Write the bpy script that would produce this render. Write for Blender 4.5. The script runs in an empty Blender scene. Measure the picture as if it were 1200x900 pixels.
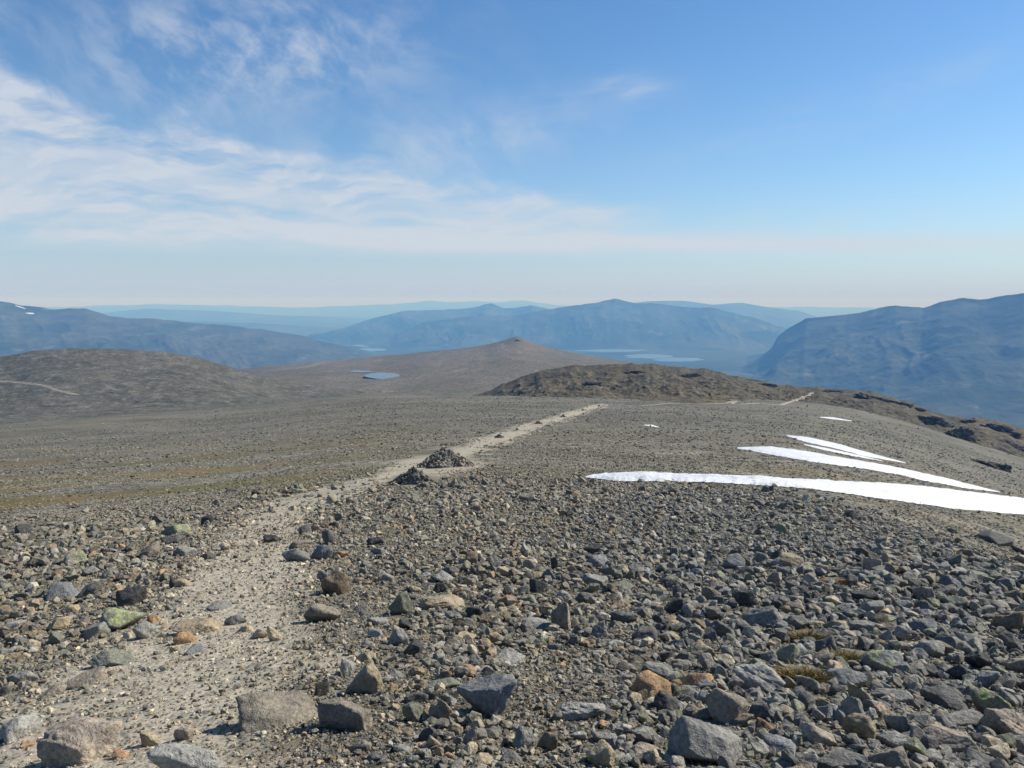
import bpy, bmesh, math, random
import numpy as np
from mathutils import Vector, Matrix, Euler, Quaternion
from mathutils.bvhtree import BVHTree

R = math.radians
sc = bpy.context.scene
COL = sc.collection
rng = np.random.default_rng(7)
random.seed(7)

# ------------------------------------------------------------------ camera model (photo is 1200x900)
FPX = 906.0
HOR = 352.0
PITCH = math.atan((450 - HOR) / FPX)
EYE = np.array([0.0, 0.0, 0.0])          # eye at the origin, ground about 1.6 m below
CP, SP = math.cos(PITCH), math.sin(PITCH)

def pdir(px, py):
    """direction (x right, y forward, z up) through a photo pixel"""
    u = (np.asarray(px, float) - 600) / FPX
    v = (450 - np.asarray(py, float)) / FPX
    return np.stack([u + 0 * v, CP + SP * v + 0 * u, -SP + CP * v + 0 * u], -1)

def toaz(px, py):
    d = pdir(px, py)
    h = np.hypot(d[..., 0], d[..., 1])
    return np.arctan2(d[..., 0], d[..., 1]), -d[..., 2] / h

def project(x, y, z):
    fwd = y * CP - z * SP
    up = y * SP + z * CP
    fwd = np.where(fwd > 0.05, fwd, 0.05)
    return 600 + FPX * x / fwd, 450 - FPX * up / fwd

# ------------------------------------------------------------------ noise
def _hash(ix, iy, iz, seed):
    h = (ix.astype(np.int64) * 374761393 + iy.astype(np.int64) * 668265263 + iz.astype(np.int64) * 2147483647 + seed * 1274126177) & 0xFFFFFFFF
    h = ((h ^ (h >> 13)) * 1274126177) & 0xFFFFFFFF
    h = ((h ^ (h >> 15)) * 2246822519) & 0xFFFFFFFF
    return ((h ^ (h >> 16)) & 0xFFFFFF) / float(0xFFFFFF)

def noise2(x, y, seed=0):
    ix, iy = np.floor(x), np.floor(y)
    fx, fy = x - ix, y - iy
    ux, uy = fx * fx * fx * (fx * (fx * 6 - 15) + 10), fy * fy * fy * (fy * (fy * 6 - 15) + 10)
    z = np.zeros_like(ix)
    a = _hash(ix, iy, z, seed); b = _hash(ix + 1, iy, z, seed)
    c = _hash(ix, iy + 1, z, seed); d = _hash(ix + 1, iy + 1, z, seed)
    return (a + (b - a) * ux + (c - a) * uy + (a - b - c + d) * ux * uy) * 2 - 1

def fbm2(x, y, oct=4, seed=0, gain=0.5):
    s = np.zeros_like(np.asarray(x, float)); a = 1.0; t = 0
    for o in range(oct):
        s += a * noise2(x * 2 ** o + 17.3 * o, y * 2 ** o - 9.1 * o, seed + o); t += a; a *= gain
    return s / t

def ridged2(x, y, oct=4, seed=0):
    s = np.zeros_like(np.asarray(x, float)); a = 1.0; t = 0
    for o in range(oct):
        s += a * (1 - 2 * np.abs(noise2(x * 2 ** o + 5.3 * o, y * 2 ** o + 3.1 * o, seed + o))); t += a; a *= .5
    return s / t

def noise3(p, seed=0):
    i = np.floor(p); f = p - i
    u = f * f * (3 - 2 * f)
    out = 0
    for dx in (0, 1):
        for dy in (0, 1):
            for dz in (0, 1):
                w = (u[:, 0] if dx else 1 - u[:, 0]) * (u[:, 1] if dy else 1 - u[:, 1]) * (u[:, 2] if dz else 1 - u[:, 2])
                out = out + w * _hash(i[:, 0] + dx, i[:, 1] + dy, i[:, 2] + dz, seed)
    return out * 2 - 1

def fbm3(p, oct=3, seed=0):
    s = 0; a = 1.0; t = 0
    for o in range(oct):
        s = s + a * noise3(p * 2 ** o + 7.7 * o, seed + o); t += a; a *= .5
    return s / t

def sstep(a, b, x):
    t = np.clip((x - a) / (b - a), 0, 1)
    return t * t * (3 - 2 * t)

# ------------------------------------------------------------------ terrain height
_R = np.array([0, 3, 5, 8, 14, 22, 30, 45, 60, 90, 120, 180, 250, 330, 400, 460, 520, 600, 700, 900, 1200, 2000, 3000, 4200, 6000, 90000.])
_T = np.array([-1.6, -1.92, -2.5, -3.35, -4.6, -6.2, -7.8, -10.3, -12.9, -17.6, -22, -30.3, -38.5, -46.6, -53.2, -57.6, -62, -77, -110, -180, -260, -450, -640, -750, -752, -752])
_g = np.linspace(0, math.log(90001), 3000)
_zg = np.interp(np.exp(_g) - 1, _R, _T)
_k = np.hanning(61); _k /= _k.sum()
_zs = np.convolve(np.pad(_zg, 30, mode='edge'), _k, mode='valid')

LAKES = []
for _x, _y, _r in ((700, 411, 1500), (745, 411, 1500), (760, 417.5, 1500), (798, 422, 1500), (422, 405.5, 1200), (432, 410, 1200)):
    _d = pdir(_x, _y); _k = -750 / _d[2]; LAKES.append((_d[0] * _k, _d[1] * _k, _r))

def H(x, y):
    r = np.hypot(x, y); a = np.degrees(np.arctan2(x, y))
    z = np.interp(np.log1p(r), _g, _zs)
    near = 1 - sstep(1200, 2500, r)
    drop = .088 * sstep(19, 46, a) * (1 - .6 * sstep(90, 170, a)) + .014 * sstep(8, 24, -a)
    z = z - r * drop * sstep(10, 40, r) * near
    z = z + near * (2.2 * sstep(60, 300, r) * fbm2(x / 130, y / 130, 3, 3)
                    + .45 * sstep(18, 70, r) * fbm2(x / 22, y / 22, 3, 11)
                    + .09 * sstep(3, 9, r) * fbm2(x / 3.1, y / 3.1, 2, 21))
    z = z + .022 * fbm2(x / .55, y / .55, 2, 31) * (1 - sstep(12, 24, r))
    vn = np.maximum(fbm2(x / 2600, y / 2600, 4, 41) - .05, -.1)
    for lx, ly, lr in LAKES: vn = vn * (1 - np.exp(-(((x - lx) / lr) ** 2 + ((y - ly) / lr) ** 2)))
    z = z + (1 - near) * 40 * vn * sstep(2500, 5000, r)
    return z

# path: photo rows and their left / right edges (used once, to lay the path on the ground)
PATH = [(960, -90, 390), (900, -60, 350), (850, -20, 335), (800, 40, 350), (760, 105, 362), (720, 168, 366), (680, 205, 366), (650, 236, 356), (620, 262, 356),
        (600, 290, 376), (588, 312, 402), (575, 358, 436), (560, 415, 474), (548, 452, 506), (540, 484, 536), (532, 518, 560), (520, 540, 588),
        (511, 570, 614), (503, 596, 634), (496, 620, 652), (489, 645, 674), (483, 664, 690), (478, 682, 704), (474, 698, 712)]
_py = np.array([p[0] for p in PATH][::-1], float); _pl = np.array([p[1] for p in PATH][::-1], float); _pr = np.array([p[2] for p in PATH][::-1], float)

def pathness(x, y, z, soft=1.0):
    px, py = project(x, y, z)
    L = np.interp(py, _py, _pl); Rr = np.interp(py, _py, _pr)
    w = (Rr - L)
    n = fbm2(x / 1.1, y / 1.1, 4, 77) * .34 * w
    n = n + fbm2(x / 7, y / 7, 3, 79) * .5 * w * sstep(25, 60, np.hypot(x, y))
    e = np.minimum(px - L, Rr - px) + n
    m = sstep(-.22 * soft, .27, e / np.maximum(w, 1))
    br = (1 - sstep(3.5, 7, np.abs(py - 545))) * sstep(480, 505, px) * (1 - sstep(555, 590, px))   # trodden spur past the cairns
    m = np.maximum(m, .8 * br)
    m = np.maximum(m, .9 * (1 - sstep(.6, 1.15, np.hypot((px - 512) / 58, (py - 546) / 13) + .25 * fbm2(x / 2, y / 2, 2, 5))))
    m = m * (.80 + .2 * fbm2(x / .9, y / .9, 3, 83))
    return np.clip(m, 0, 1) * (y > .2) * sstep(471, 476, py) * (np.hypot(x, y) < 700)

def grass_amt(x, y):
    r = np.hypot(x, y)
    n = sstep(-.25, .3, fbm2(x / 26, y / 9, 3, 91) + .25 * fbm2(x / 4, y / 4, 2, 93))
    return n * sstep(16, 40, r) * (.4 + .8 * sstep(-.02, .5, -x / np.maximum(y, 1)))

# ------------------------------------------------------------------ mesh helpers
def make_mesh(name, V, F, smooth=True):
    """F: (n,k) int array, or list of such arrays"""
    me = bpy.data.meshes.new(name)
    V = np.asarray(V, np.float32)
    Fs = F if isinstance(F, list) else [F]
    me.vertices.add(len(V)); me.vertices.foreach_set('co', V.ravel())
    nl = sum(f.size for f in Fs); npoly = sum(len(f) for f in Fs)
    me.loops.add(nl); me.polygons.add(npoly)
    me.loops.foreach_set('vertex_index', np.concatenate([f.ravel() for f in Fs]).astype(np.int32))
    starts = []; o = 0
    for f in Fs:
        k = f.shape[1]; starts.append(o + np.arange(len(f)) * k); o += f.size
    me.polygons.foreach_set('loop_start', np.concatenate(starts).astype(np.int32))
    me.update(calc_edges=True)
    me.validate()
    me.polygons.foreach_set('use_smooth', np.full(len(me.polygons), smooth, bool))
    return me

def add_obj(name, me, mat=None, kind=None, label=None, cat=None, group=None, parent=None, loc=None):
    o = bpy.data.objects.new(name, me); COL.objects.link(o)
    if mat: me.materials.append(mat)
    if kind: o['kind'] = kind
    if label: o['label'] = label
    if cat: o['category'] = cat
    if group: o['group'] = group
    if parent: o.parent = parent
    if loc is not None: o.location = loc
    return o

def attr_f(me, name, arr):
    a = me.attributes.new(name, 'FLOAT', 'POINT'); a.data.foreach_set('value', np.asarray(arr, np.float32))

def attr_c(me, name, arr):
    a = me.attributes.new(name, 'FLOAT_COLOR', 'POINT')
    c = np.ones((len(arr), 4), np.float32); c[:, :3] = arr
    a.data.foreach_set('color', c.ravel())

def grid_faces(nr, nc, wrap=False):
    i = np.arange(nr - 1)[:, None]; j = np.arange(nc if wrap else nc - 1)[None, :]
    j2 = (j + 1) % nc
    return np.stack([i * nc + j, i * nc + j2, (i + 1) * nc + j2, (i + 1) * nc + j], -1).reshape(-1, 4)

# ------------------------------------------------------------------ materials
class NT:
    def __init__(self, tree):
        self.t = tree; self.n = tree.nodes; self.l = tree.links
    def put(self, sock, v):
        if isinstance(v, bpy.types.NodeSocket): self.l.new(v, sock)
        elif isinstance(v, (int, float)): sock.default_value = v
        else:
            v = tuple(v)
            sock.default_value = v + (1.0,) if len(v) == 3 and len(sock.default_value) == 4 else v
    def m(self, op, a, b=0.0, c=0.0, clamp=False):
        n = self.n.new('ShaderNodeMath'); n.operation = op; n.use_clamp = clamp
        for s, v in zip(n.inputs, (a, b, c)): self.put(s, v)
        return n.outputs[0]
    def noise(self, vec, scale, detail=4, rough=.55, dist=0.0, out='Fac'):
        n = self.n.new('ShaderNodeTexNoise')
        self.put(n.inputs['Vector'], vec); n.inputs['Scale'].default_value = scale
        n.inputs['Detail'].default_value = detail; n.inputs['Roughness'].default_value = rough; n.inputs['Distortion'].default_value = dist
        return n.outputs[out]
    def voro(self, vec, scale, feature='F1', out='Distance', rand=1.0):
        n = self.n.new('ShaderNodeTexVoronoi'); n.feature = feature
        self.put(n.inputs['Vector'], vec); n.inputs['Scale'].default_value = scale; n.inputs['Randomness'].default_value = rand
        return n.outputs[out]
    def mix(self, fac, a, b, mode='MIX'):
        n = self.n.new('ShaderNodeMix'); n.data_type = 'RGBA'; n.blend_type = mode
        self.put(n.inputs['Factor'], fac); self.put(n.inputs[6], a); self.put(n.inputs[7], b)
        return n.outputs[2]
    def ramp(self, fac, lo, hi, a=0.0, b=1.0, smooth=True):
        n = self.n.new('ShaderNodeMapRange'); n.interpolation_type = 'SMOOTHSTEP' if smooth else 'LINEAR'
        self.put(n.inputs[0], fac)
        for i, v in zip((1, 2, 3, 4), (lo, hi, a, b)): self.put(n.inputs[i], v)
        return n.outputs[0]
    def attr(self, name, out='Fac'):
        n = self.n.new('ShaderNodeAttribute'); n.attribute_name = name
        return n.outputs[out]
    def pos(self):
        return self.n.new('ShaderNodeNewGeometry').outputs['Position']
    def nrm(self):
        return self.n.new('ShaderNodeNewGeometry').outputs['Normal']
    def objco(self):
        return self.n.new('ShaderNodeTexCoord').outputs['Object']
    def vmul(self, v, s):
        n = self.n.new('ShaderNodeVectorMath'); n.operation = 'MULTIPLY'
        self.put(n.inputs[0], v); n.inputs[1].default_value = s
        return n.outputs[0]
    def sep(self, v):
        n = self.n.new('ShaderNodeSeparateXYZ'); self.put(n.inputs[0], v); return n.outputs
    def comb(self, x, y, z):
        n = self.n.new('ShaderNodeCombineXYZ')
        for s, v in zip(n.inputs, (x, y, z)): self.put(s, v)
        return n.outputs[0]
    def bump(self, h, strength, dist, normal=None):
        n = self.n.new('ShaderNodeBump'); n.inputs['Strength'].default_value = strength; n.inputs['Distance'].default_value = dist
        self.put(n.inputs['Height'], h)
        if normal is not None: self.put(n.inputs['Normal'], normal)
        return n.outputs[0]

def new_mat(name, rough=.9, spec=.25):
    m = bpy.data.materials.new(name); m.use_nodes = True
    b = m.node_tree.nodes['Principled BSDF']
    b.inputs['Roughness'].default_value = rough
    b.inputs['Specular IOR Level'].default_value = spec
    return m, NT(m.node_tree), b

def link(nt, b, color=None, normal=None, rough=None):
    if color is not None: nt.put(b.inputs['Base Color'], color)
    if normal is not None: nt.put(b.inputs['Normal'], normal)
    if rough is not None: nt.put(b.inputs['Roughness'], rough)

# --- ground (near stony slope, and the valley floor far away)
def ground_material():
    m, n, b = new_mat('stony_ground', .95, .15)
    P = n.pos()
    big = n.noise(P, .02, 5, .6)
    mid = n.noise(P, .33, 4, .6)
    fine = n.noise(P, 9, 3, .65)
    cellS = n.voro(P, 3.4, out='Color'); cellT = n.voro(P, 13, out='Color')
    s = n.sep(cellS)[0]; t = n.sep(cellT)[1]
    soil = n.mix(mid, (.155, .135, .105), (.235, .215, .18))
    stone = n.mix(s, (.085, .083, .076), (.275, .262, .232))
    col = n.mix(n.ramp(n.sep(cellS)[2], .25, .5), soil, stone)
    cellB = n.voro(P, .75, out='Color')
    col = n.mix(1.0, col, n.mix(n.ramp(n.sep(cellB)[0], .05, .95), (.62, .61, .58), (1.3, 1.28, 1.22)), 'MULTIPLY')
    pat = n.m('MULTIPLY', n.ramp(n.noise(P, .11, 7, .68), .33, .66, .62, 1.16), n.ramp(n.noise(n.vmul(P, (.5, 1, 1)), .9, 5, .7), .3, .7, .72, 1.22))
    col = n.mix(1.0, col, n.comb(pat, pat, pat), 'MULTIPLY')
    col = n.mix(1.0, col, (.98, .98, .87), 'MULTIPLY')
    col = n.mix(n.ramp(t, .35, .9, 0, .55), col, n.mix(n.sep(cellT)[0], (.1, .095, .085), (.32, .30, .265)))
    # heath and moss between the stones
    g = n.attr('grass')
    hue = n.noise(P, .055, 4, .6)
    veg = n.mix(n.ramp(hue, .35, .7), (.115, .112, .045), (.20, .125, .055))
    gm = n.m('MULTIPLY', g, n.ramp(n.noise(P, 1.1, 5, .7),   .3, .52))
    col = n.mix(n.m('MULTIPLY', gm, .9), col, veg)
    col = n.mix(n.ramp(big, .3, .7, 0, .35), col, n.mix(1.0, col, (.62, .6, .55), 'MULTIPLY'))
    # thin heath far down the slope
    hf = n.attr('heath')
    he = n.mix(n.ramp(n.noise(n.vmul(P, (.6, 1, 1)), .035, 7, .66), .36, .62), (.085, .085, .065), (.165, .155, .125))
    he = n.mix(n.ramp(n.noise(P, .3, 5, .7), .52, .68, 0, .6), he, (.065, .065, .055))
    col = n.mix(n.m('MULTIPLY', hf, .75), col, he)
    # trodden path
    p = n.attr('path')
    dust = n.mix(n.noise(P, 2.2, 6, .7), (.35, .30, .22), (.48, .43, .335))
    dust = n.mix(n.ramp(t, .55, .95, 0, .6), dust, n.mix(n.sep(cellT)[0], (.2, .18, .145), (.42, .38, .31)))
    col = n.mix(p, col, dust)
    # forest and bog on the valley floor
    f = n.attr('forest')
    fo = n.mix(n.ramp(n.noise(P, .0016, 6, .62), .42, .6), (.014, .03, .02), (.05, .065, .04))
    fo = n.mix(n.ramp(n.noise(n.vmul(P, (.3, 1, 1)), .004, 5, .6), .6, .75, 0, .7), fo, (.14, .145, .09))
    col = n.mix(f, col, fo)
    d1 = n.voro(P, 12, 'F1'); d2 = n.voro(P, 3.4, 'F1'); d3 = n.voro(P, 38, 'F1')
    h = n.m('ADD', n.m('MULTIPLY', d1, -.02), n.m('MULTIPLY', d2, -.045))
    h = n.m('ADD', h, n.m('MULTIPLY', d3, -.008))
    h = n.m('ADD', h, n.m('MULTIPLY', fine, .012))
    link(n, b, col, n.bump(h, .9, 1.0))
    return m

def stone_material(name, attr=True, lichen=False, scale=1.0):
    """one rock material: base tone from the object colour or the stone attribute"""
    m, n, b = new_mat(name, .88, .3)
    P = n.pos() if attr else n.objco()
    if attr: base = n.attr('tone', 'Color')
    else:
        oi = n.n.new('ShaderNodeObjectInfo'); base = oi.outputs['Color']
        off = n.n.new('ShaderNodeVectorMath'); off.operation = 'ADD'
        n.put(off.inputs[0], P)
        n.put(off.inputs[1], n.comb(n.m('MULTIPLY', oi.outputs['Random'], 97), n.m('MULTIPLY', oi.outputs['Random'], 53), 3.1))
        P = off.outputs[0]
    a = n.noise(P, 7 * scale, 6, .65); c = n.noise(P, 42 * scale, 4, .7); e = n.noise(P, 150 * scale, 2, .6)
    col = n.mix(1.0, base, n.mix(n.ramp(a, .3, .7), (.72, .72, .73), (1.22, 1.2, 1.15)), 'MULTIPLY')
    col = n.mix(1.0, col, n.mix(n.ramp(c, .33, .68), (.72, .72, .72), (1.25, 1.25, 1.24)), 'MULTIPLY')
    # grey-white crust and dark specks of map lichen
    col = n.mix(n.m('MULTIPLY', n.ramp(n.noise(P, 16 * scale, 5, .7), .56, .66), .35), col, (.33, .33, .30))
    col = n.mix(n.m('MULTIPLY', n.ramp(n.noise(P, 24 * scale, 5, .75, .3), .58, .66), .55), col, (.055, .054, .05))
    if lichen:
        up = n.sep(n.nrm())[2]
        msk = n.ramp(n.noise(P, 10 * scale, 6, .75, .5), .46, .56)
        msk = n.m('MULTIPLY', msk, n.ramp(up, .2, .7))
        gl = n.mix(n.ramp(n.noise(P, 30 * scale, 3, .6), .35, .65), (.25, .29, .09), (.43, .47, .2))
        col = n.mix(n.m('MULTIPLY', msk, .8), col, gl)
    h = n.m('ADD', n.m('MULTIPLY', a, .05 / scale), n.m('MULTIPLY', c, .016 / scale))
    h = n.m('ADD', h, n.m('MULTIPLY', e, .004 / scale))
    h = n.m('ADD', h, n.m('MULTIPLY', n.voro(P, 11 * scale, 'DISTANCE_TO_EDGE'), .02 / scale))
    link(n, b, col, n.bump(h, .9, 1.0))
    return m

def hill_material(name, cols, scale, bump_d, speck=None, rough=.95, streak=1.0, crag=None):
    m, n, b = new_mat(name, rough, .1)
    P = n.vmul(n.pos(), (1, streak, 1.6))
    a = n.noise(P, scale, 7, .62); c = n.noise(P, scale * 6, 6, .65)
    col = n.mix(n.ramp(a, .38, .62), cols[0], cols[1])
    if len(cols) > 2: col = n.mix(n.ramp(c, .48, .64, 0, .8), col, cols[2])
    if len(cols) > 3: col = n.mix(n.ramp(n.noise(P, scale * 2.3, 6, .7, .5), .57, .66, 0, .85), col, cols[3])
    if speck:
        v = n.sep(n.voro(n.pos(), speck, out='Color'))[0]
        col = n.mix(1.0, col, n.mix(v, (.6, .6, .6), (1.35, 1.34, 1.3)), 'MULTIPLY')
    if crag:
        st = n.ramp(n.sep(n.nrm())[2], .72, .9, 1, 0)
        col = n.mix(n.m('MULTIPLY', st, .8), col, crag)
    h = n.m('ADD', n.m('MULTIPLY', a, bump_d * 2), n.m('MULTIPLY', c, bump_d))
    link(n, b, col, n.bump(h, .8, 1.0))
    return m

M_ground = ground_material()
M_stone = stone_material('loose_stone', True)
M_rock = stone_material('rock', False)
M_rock_l = stone_material('rock_with_lichen', False, True)

# ------------------------------------------------------------------ ground sheet
def build_ground():
    ratio = 1.0125
    rs = [0.25]
    while rs[-1] < 60000: rs.append(rs[-1] * ratio + .004)
    rs = np.array(rs)
    fa = np.radians(np.linspace(-48, 48, 880)); ba = np.radians(np.linspace(48, 312, 150)[1:-1])
    az = np.concatenate([fa, ba])
    Rr, A = np.meshgrid(rs, az, indexing='ij')
    X, Y = Rr * np.sin(A), Rr * np.cos(A)
    Z = H(X, Y)
    V = np.stack([X, Y, Z], -1).reshape(-1, 3)
    F = grid_faces(len(rs), len(az), True)
    c = np.array([[0, 0, float(H(np.array([0.]), np.array([0.]))[0])]])
    V = np.vstack([V, c]); ci = len(V) - 1; k = len(az)
    T = np.stack([np.full(k, ci), (np.arange(k) + 1) % k, np.arange(k)], -1)
    me = make_mesh('ground', V, [F[:, ::-1], T[:, ::-1]])
    x, y, z = V.T
    attr_f(me, 'path', pathness(x, y, z))
    attr_f(me, 'grass', grass_amt(x, y))
    attr_f(me, 'forest', sstep(900, 1700, np.hypot(x, y)))
    attr_f(me, 'heath', sstep(70, 260, np.hypot(x, y)))
    # the height-query tree is only the visible near part
    keep = F[(np.hypot(V[F[:, 0], 0], V[F[:, 0], 1]) < 900) & (V[F[:, 0], 1] > 0)]
    return add_obj('ground', me, M_ground, 'structure'), V, keep

ground, GV, GF = build_ground()
BV_ground = BVHTree.FromPolygons(GV.tolist(), GF.tolist())

def hit(px, py, trees=None):
    d = pdir(px, py); d = Vector(d / np.linalg.norm(d))
    best = None
    for t in (trees or [BV_ground]):
        h = t.ray_cast(Vector((0, 0, 0)), d)
        if h[0] is not None and (best is None or h[3] < best[1]): best = (h[0], h[3])
    return best

# ------------------------------------------------------------------ hills (each a real ridge with front, back and its own distance)
def hill(name, pts, D, Wf, Wb, zf, zb, mat, A=10, L=200, nr=90, nc=500, seed=0, kind='structure', pw=1.15, gully=0.0, step=None, jag=0.0, ker=None, peak=None):
    pts = np.array(pts, float)
    px = np.linspace(pts[0, 0], pts[-1, 0], nc)
    # smooth-ish interpolation of the outline
    yy = np.interp(px, pts[:, 0], pts[:, 1])
    kk = np.hanning(ker or (max(3, nc // 60) | 1)); kk /= kk.sum()
    ys = np.convolve(np.pad(yy, len(kk) // 2, mode='edge'), kk, mode='valid')
    az, t = toaz(px, ys)
    Dp = np.interp(px, pts[:, 0], pts[:, 2]) if pts.shape[1] > 2 else np.full(nc, float(D))
    zr = -t * Dp
    if jag: zr = zr + jag * ridged2(az * Dp / (L * .35), np.zeros(nc) + seed, 4, seed)
    s = np.concatenate([[-1.04], np.linspace(-1, 0, nr), np.linspace(0, 1, nr // 3)[1:], [1.04]])
    S = s[:, None]
    Rr = Dp[None, :] + np.where(S < 0, S * Wf, S * Wb)
    X, Y = Rr * np.sin(az)[None, :], Rr * np.cos(az)[None, :]
    q = np.clip(1 - np.abs(S), 0, 1)
    prof = np.where(S < 0, q ** pw, sstep(0, 1, q))
    base = np.where(S < 0, 1.0, 0.0) * (zf(X, Y) if callable(zf) else zf) + np.where(S < 0, 0.0, 1.0) * zb
    Z = base + (zr[None, :] - base) * prof
    w = np.where(S < 0, np.sin(np.clip(q, 0, 1) * math.pi) ** .8 + .12 * q, .4 * q)
    n = fbm2(X / L, Y / L, 6, seed, .52)
    if gully: n = n + gully * ridged2(az[None, :] * Dp[None, :] / (L * .7) + .35 * n, Rr / (L * 5), 4, seed + 9)
    if step: n = n + step * ridged2(X / (L * .22), Y / (L * .22), 4, seed + 5)
    Z = Z + A * w * n
    if peak:
        a0, t0 = toaz(peak[0], 400.0)
        Z = Z + peak[1] * np.exp(-np.abs((az[None, :] - a0) * Dp / peak[2]) ** 1.3 - ((Rr - Dp[None, :]) / peak[3]) ** 2)
    Z = np.where(np.abs(S) > 1.01, Z - np.maximum(25, A), Z)
    V = np.stack([X, Y, Z], -1).reshape(-1, 3)
    F = grid_faces(len(s), nc)[:, ::-1]
    me = make_mesh(name, V, F)
    o = add_obj(name, me, mat, kind)
    return o, BVHTree.FromPolygons(V.tolist(), F.tolist()), V, F

VAL = -765.0
M_far = hill_material('far_forest', [(.03, .045, .03), (.07, .085, .05), (.11, .115, .075)], .0009, 12, streak=.6)
M_far2 = hill_material('far_fell', [(.014, .03, .022), (.07, .082, .055), (.028, .045, .03), (.13, .135, .1)], .0016, 16, streak=.7, crag=(.05, .05, .05))
M_fell = hill_material('brown_fell', [(.03, .042, .028), (.075, .078, .054), (.034, .05, .032), (.12, .12, .09)], .0022, 10, streak=.6, crag=(.06, .055, .05))
M_heath = hill_material('brown_heath', [(.115, .10, .072), (.155, .132, .098), (.10, .105, .062), (.2, .185, .15)], .0045, 1.5, streak=.35, speck=.25)
M_knoll = hill_material('green_knoll', [(.07, .068, .044), (.105, .094, .068), (.16, .15, .125), (.048, .05, .036)], .011, 1.6, speck=.4)
M_craggy = hill_material('craggy_heath', [(.10, .085, .056), (.078, .072, .056), (.14, .12, .078), (.04, .04, .038)], .018, .5, speck=.6, streak=.5, crag=(.06, .057, .053))

# farthest pale ranges
hill('mountains', [(-500, 362), (-100, 360), (60, 360), (180, 357), (260, 358), (340, 361), (420, 358), (480, 355), (505, 352), (525, 355), (560, 352), (580, 355), (606, 351), (630, 355), (660, 358),
                   (760, 360), (950, 360), (1100, 362), (1700, 362)], 46000, 9000, 9000, VAL, VAL, M_far, 60, 4000, 40, 500, 51, jag=45)
hill('mountains', [(40, 372), (130, 366), (170, 362), (250, 364), (300, 368), (370, 371), (450, 376), (560, 380), (700, 385)], 28000, 8000, 6000, VAL, VAL, M_far, 90, 3000, 60, 400, 53)
hill('mountains', [(-60, 385), (100, 382), (200, 376), (300, 379), (420, 386), (520, 395), (640, 404)], 19000, 4500, 4000, VAL, VAL, M_far, 60, 2200, 60, 400, 54)
hill('mountains', [(650, 372), (720, 358), (760, 353), (800, 352), (835, 357), (870, 355), (900, 360), (935, 364), (965, 374), (1010, 384), (1100, 400)], 23000, 7000, 5000, VAL, VAL, M_far, 90, 2600, 60, 400, 55, gully=.5)
hill('mountains', [(340, 402), (420, 382), (470, 367), (530, 363), (560, 359), (576, 356), (590, 360), (622, 357), (645, 363), (690, 374), (800, 392), (900, 410)], 17500, 4200, 4000, VAL, VAL, M_far2, 120, 1900, 100, 700, 57, gully=1.0, ker=7, jag=16, step=.2)
hill('mountains', [(400, 412), (455, 396), (500, 379), (560, 371), (630, 366), (668, 360), (690, 357), (720, 353), (745, 357), (790, 360), (835, 363), (880, 370), (915, 382), (960, 398), (1010, 412)],
     14200, 2300, 3500, VAL, VAL, M_far2, 110, 1500, 120, 800, 59, gully=.8, ker=7, jag=18, step=.14)
hill('mountains', [(700, 412), (740, 404), (800, 392), (850, 388), (900, 390), (960, 398), (1040, 412)], 13200, 700, 1500, VAL, VAL, M_far2, 40, 900, 60, 400, 61, gully=.7)
# left fell with late snow near its top
fellL = hill('mountains', [(-500, 345), (-200, 350), (-60, 352), (0, 353), (22, 358), (60, 363), (100, 362), (130, 370), (190, 375), (250, 381), (310, 388), (350, 395), (390, 404), (440, 418), (480, 424)],
     9000, 3600, 3000, VAL, VAL, M_fell, 70, 900, 130, 800, 63, gully=.6, ker=9, jag=8, step=.15)
# right fell with a steep nose
fellR = hill('mountains', [(840, 436, 9600), (872, 428, 9400), (896, 418, 9350), (905, 411, 9300), (911, 399, 9250), (922, 390, 9150), (936, 383, 9000), (944, 378, 8900), (960, 374.5, 8800), (980, 370, 8700), (1000, 368, 8600), (1050, 359, 8400), (1082, 361, 8300), (1102, 355, 8200),
                   (1130, 353, 8100), (1148, 355, 8000), (1180, 349, 7900), (1200, 347, 7800), (1300, 338, 7500), (1500, 330, 7200), (1900, 325, 7000)],
     8500, 3000, 3000, VAL, VAL, M_far2, 90, 950, 150, 1000, 65, gully=.85, pw=1.5, ker=7, jag=12, step=.16)

# brown heath hill with the small peak, and the knoll on the left
heath = hill('hills', [(150, 452), (240, 440), (300, 431), (400, 422), (460, 417), (510, 412), (560, 406.5), (590, 402.5), (606, 400.5), (622, 403.5), (660, 411), (690, 417), (720, 422), (780, 432), (860, 446)],
     2600, 1500, 900, -152, -420, M_heath, 7, 260, 160, 700, 71, pw=1.0, step=.2, ker=61, peak=(606, 20, 55, 170))
knoll = hill('hills', [(-500, 425), (-200, 426), (-80, 424), (0, 419), (40, 411), (90, 408), (140, 410), (190, 413), (235, 420), (262, 428), (290, 437), (330, 446), (400, 456), (470, 466)],
     1350, 480, 500, lambda X, Y: -.134 * np.hypot(X, Y), -300, M_knoll, 6, 110, 120, 700, 73, pw=1.1, step=.25)
crag = hill('hills', [(520, 472), (560, 464), (585, 453), (605, 445), (640, 434), (672, 430), (700, 428), (730, 428), (755, 427), (772, 429), (800, 431), (826, 433), (850, 440), (885, 447), (930, 453), (975, 457), (1010, 459), (1030, 461), (1060, 470), (1085, 481), (1110, 488), (1150, 491), (1175, 496), (1200, 503), (1240, 512), (1300, 524), (1360, 540)],
     640, 230, 200, lambda X, Y: H(X, Y) - 1.0, -230, M_craggy, 3.0, 60, 200, 1200, 75, pw=1.0, step=1.0, jag=1.1)

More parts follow.
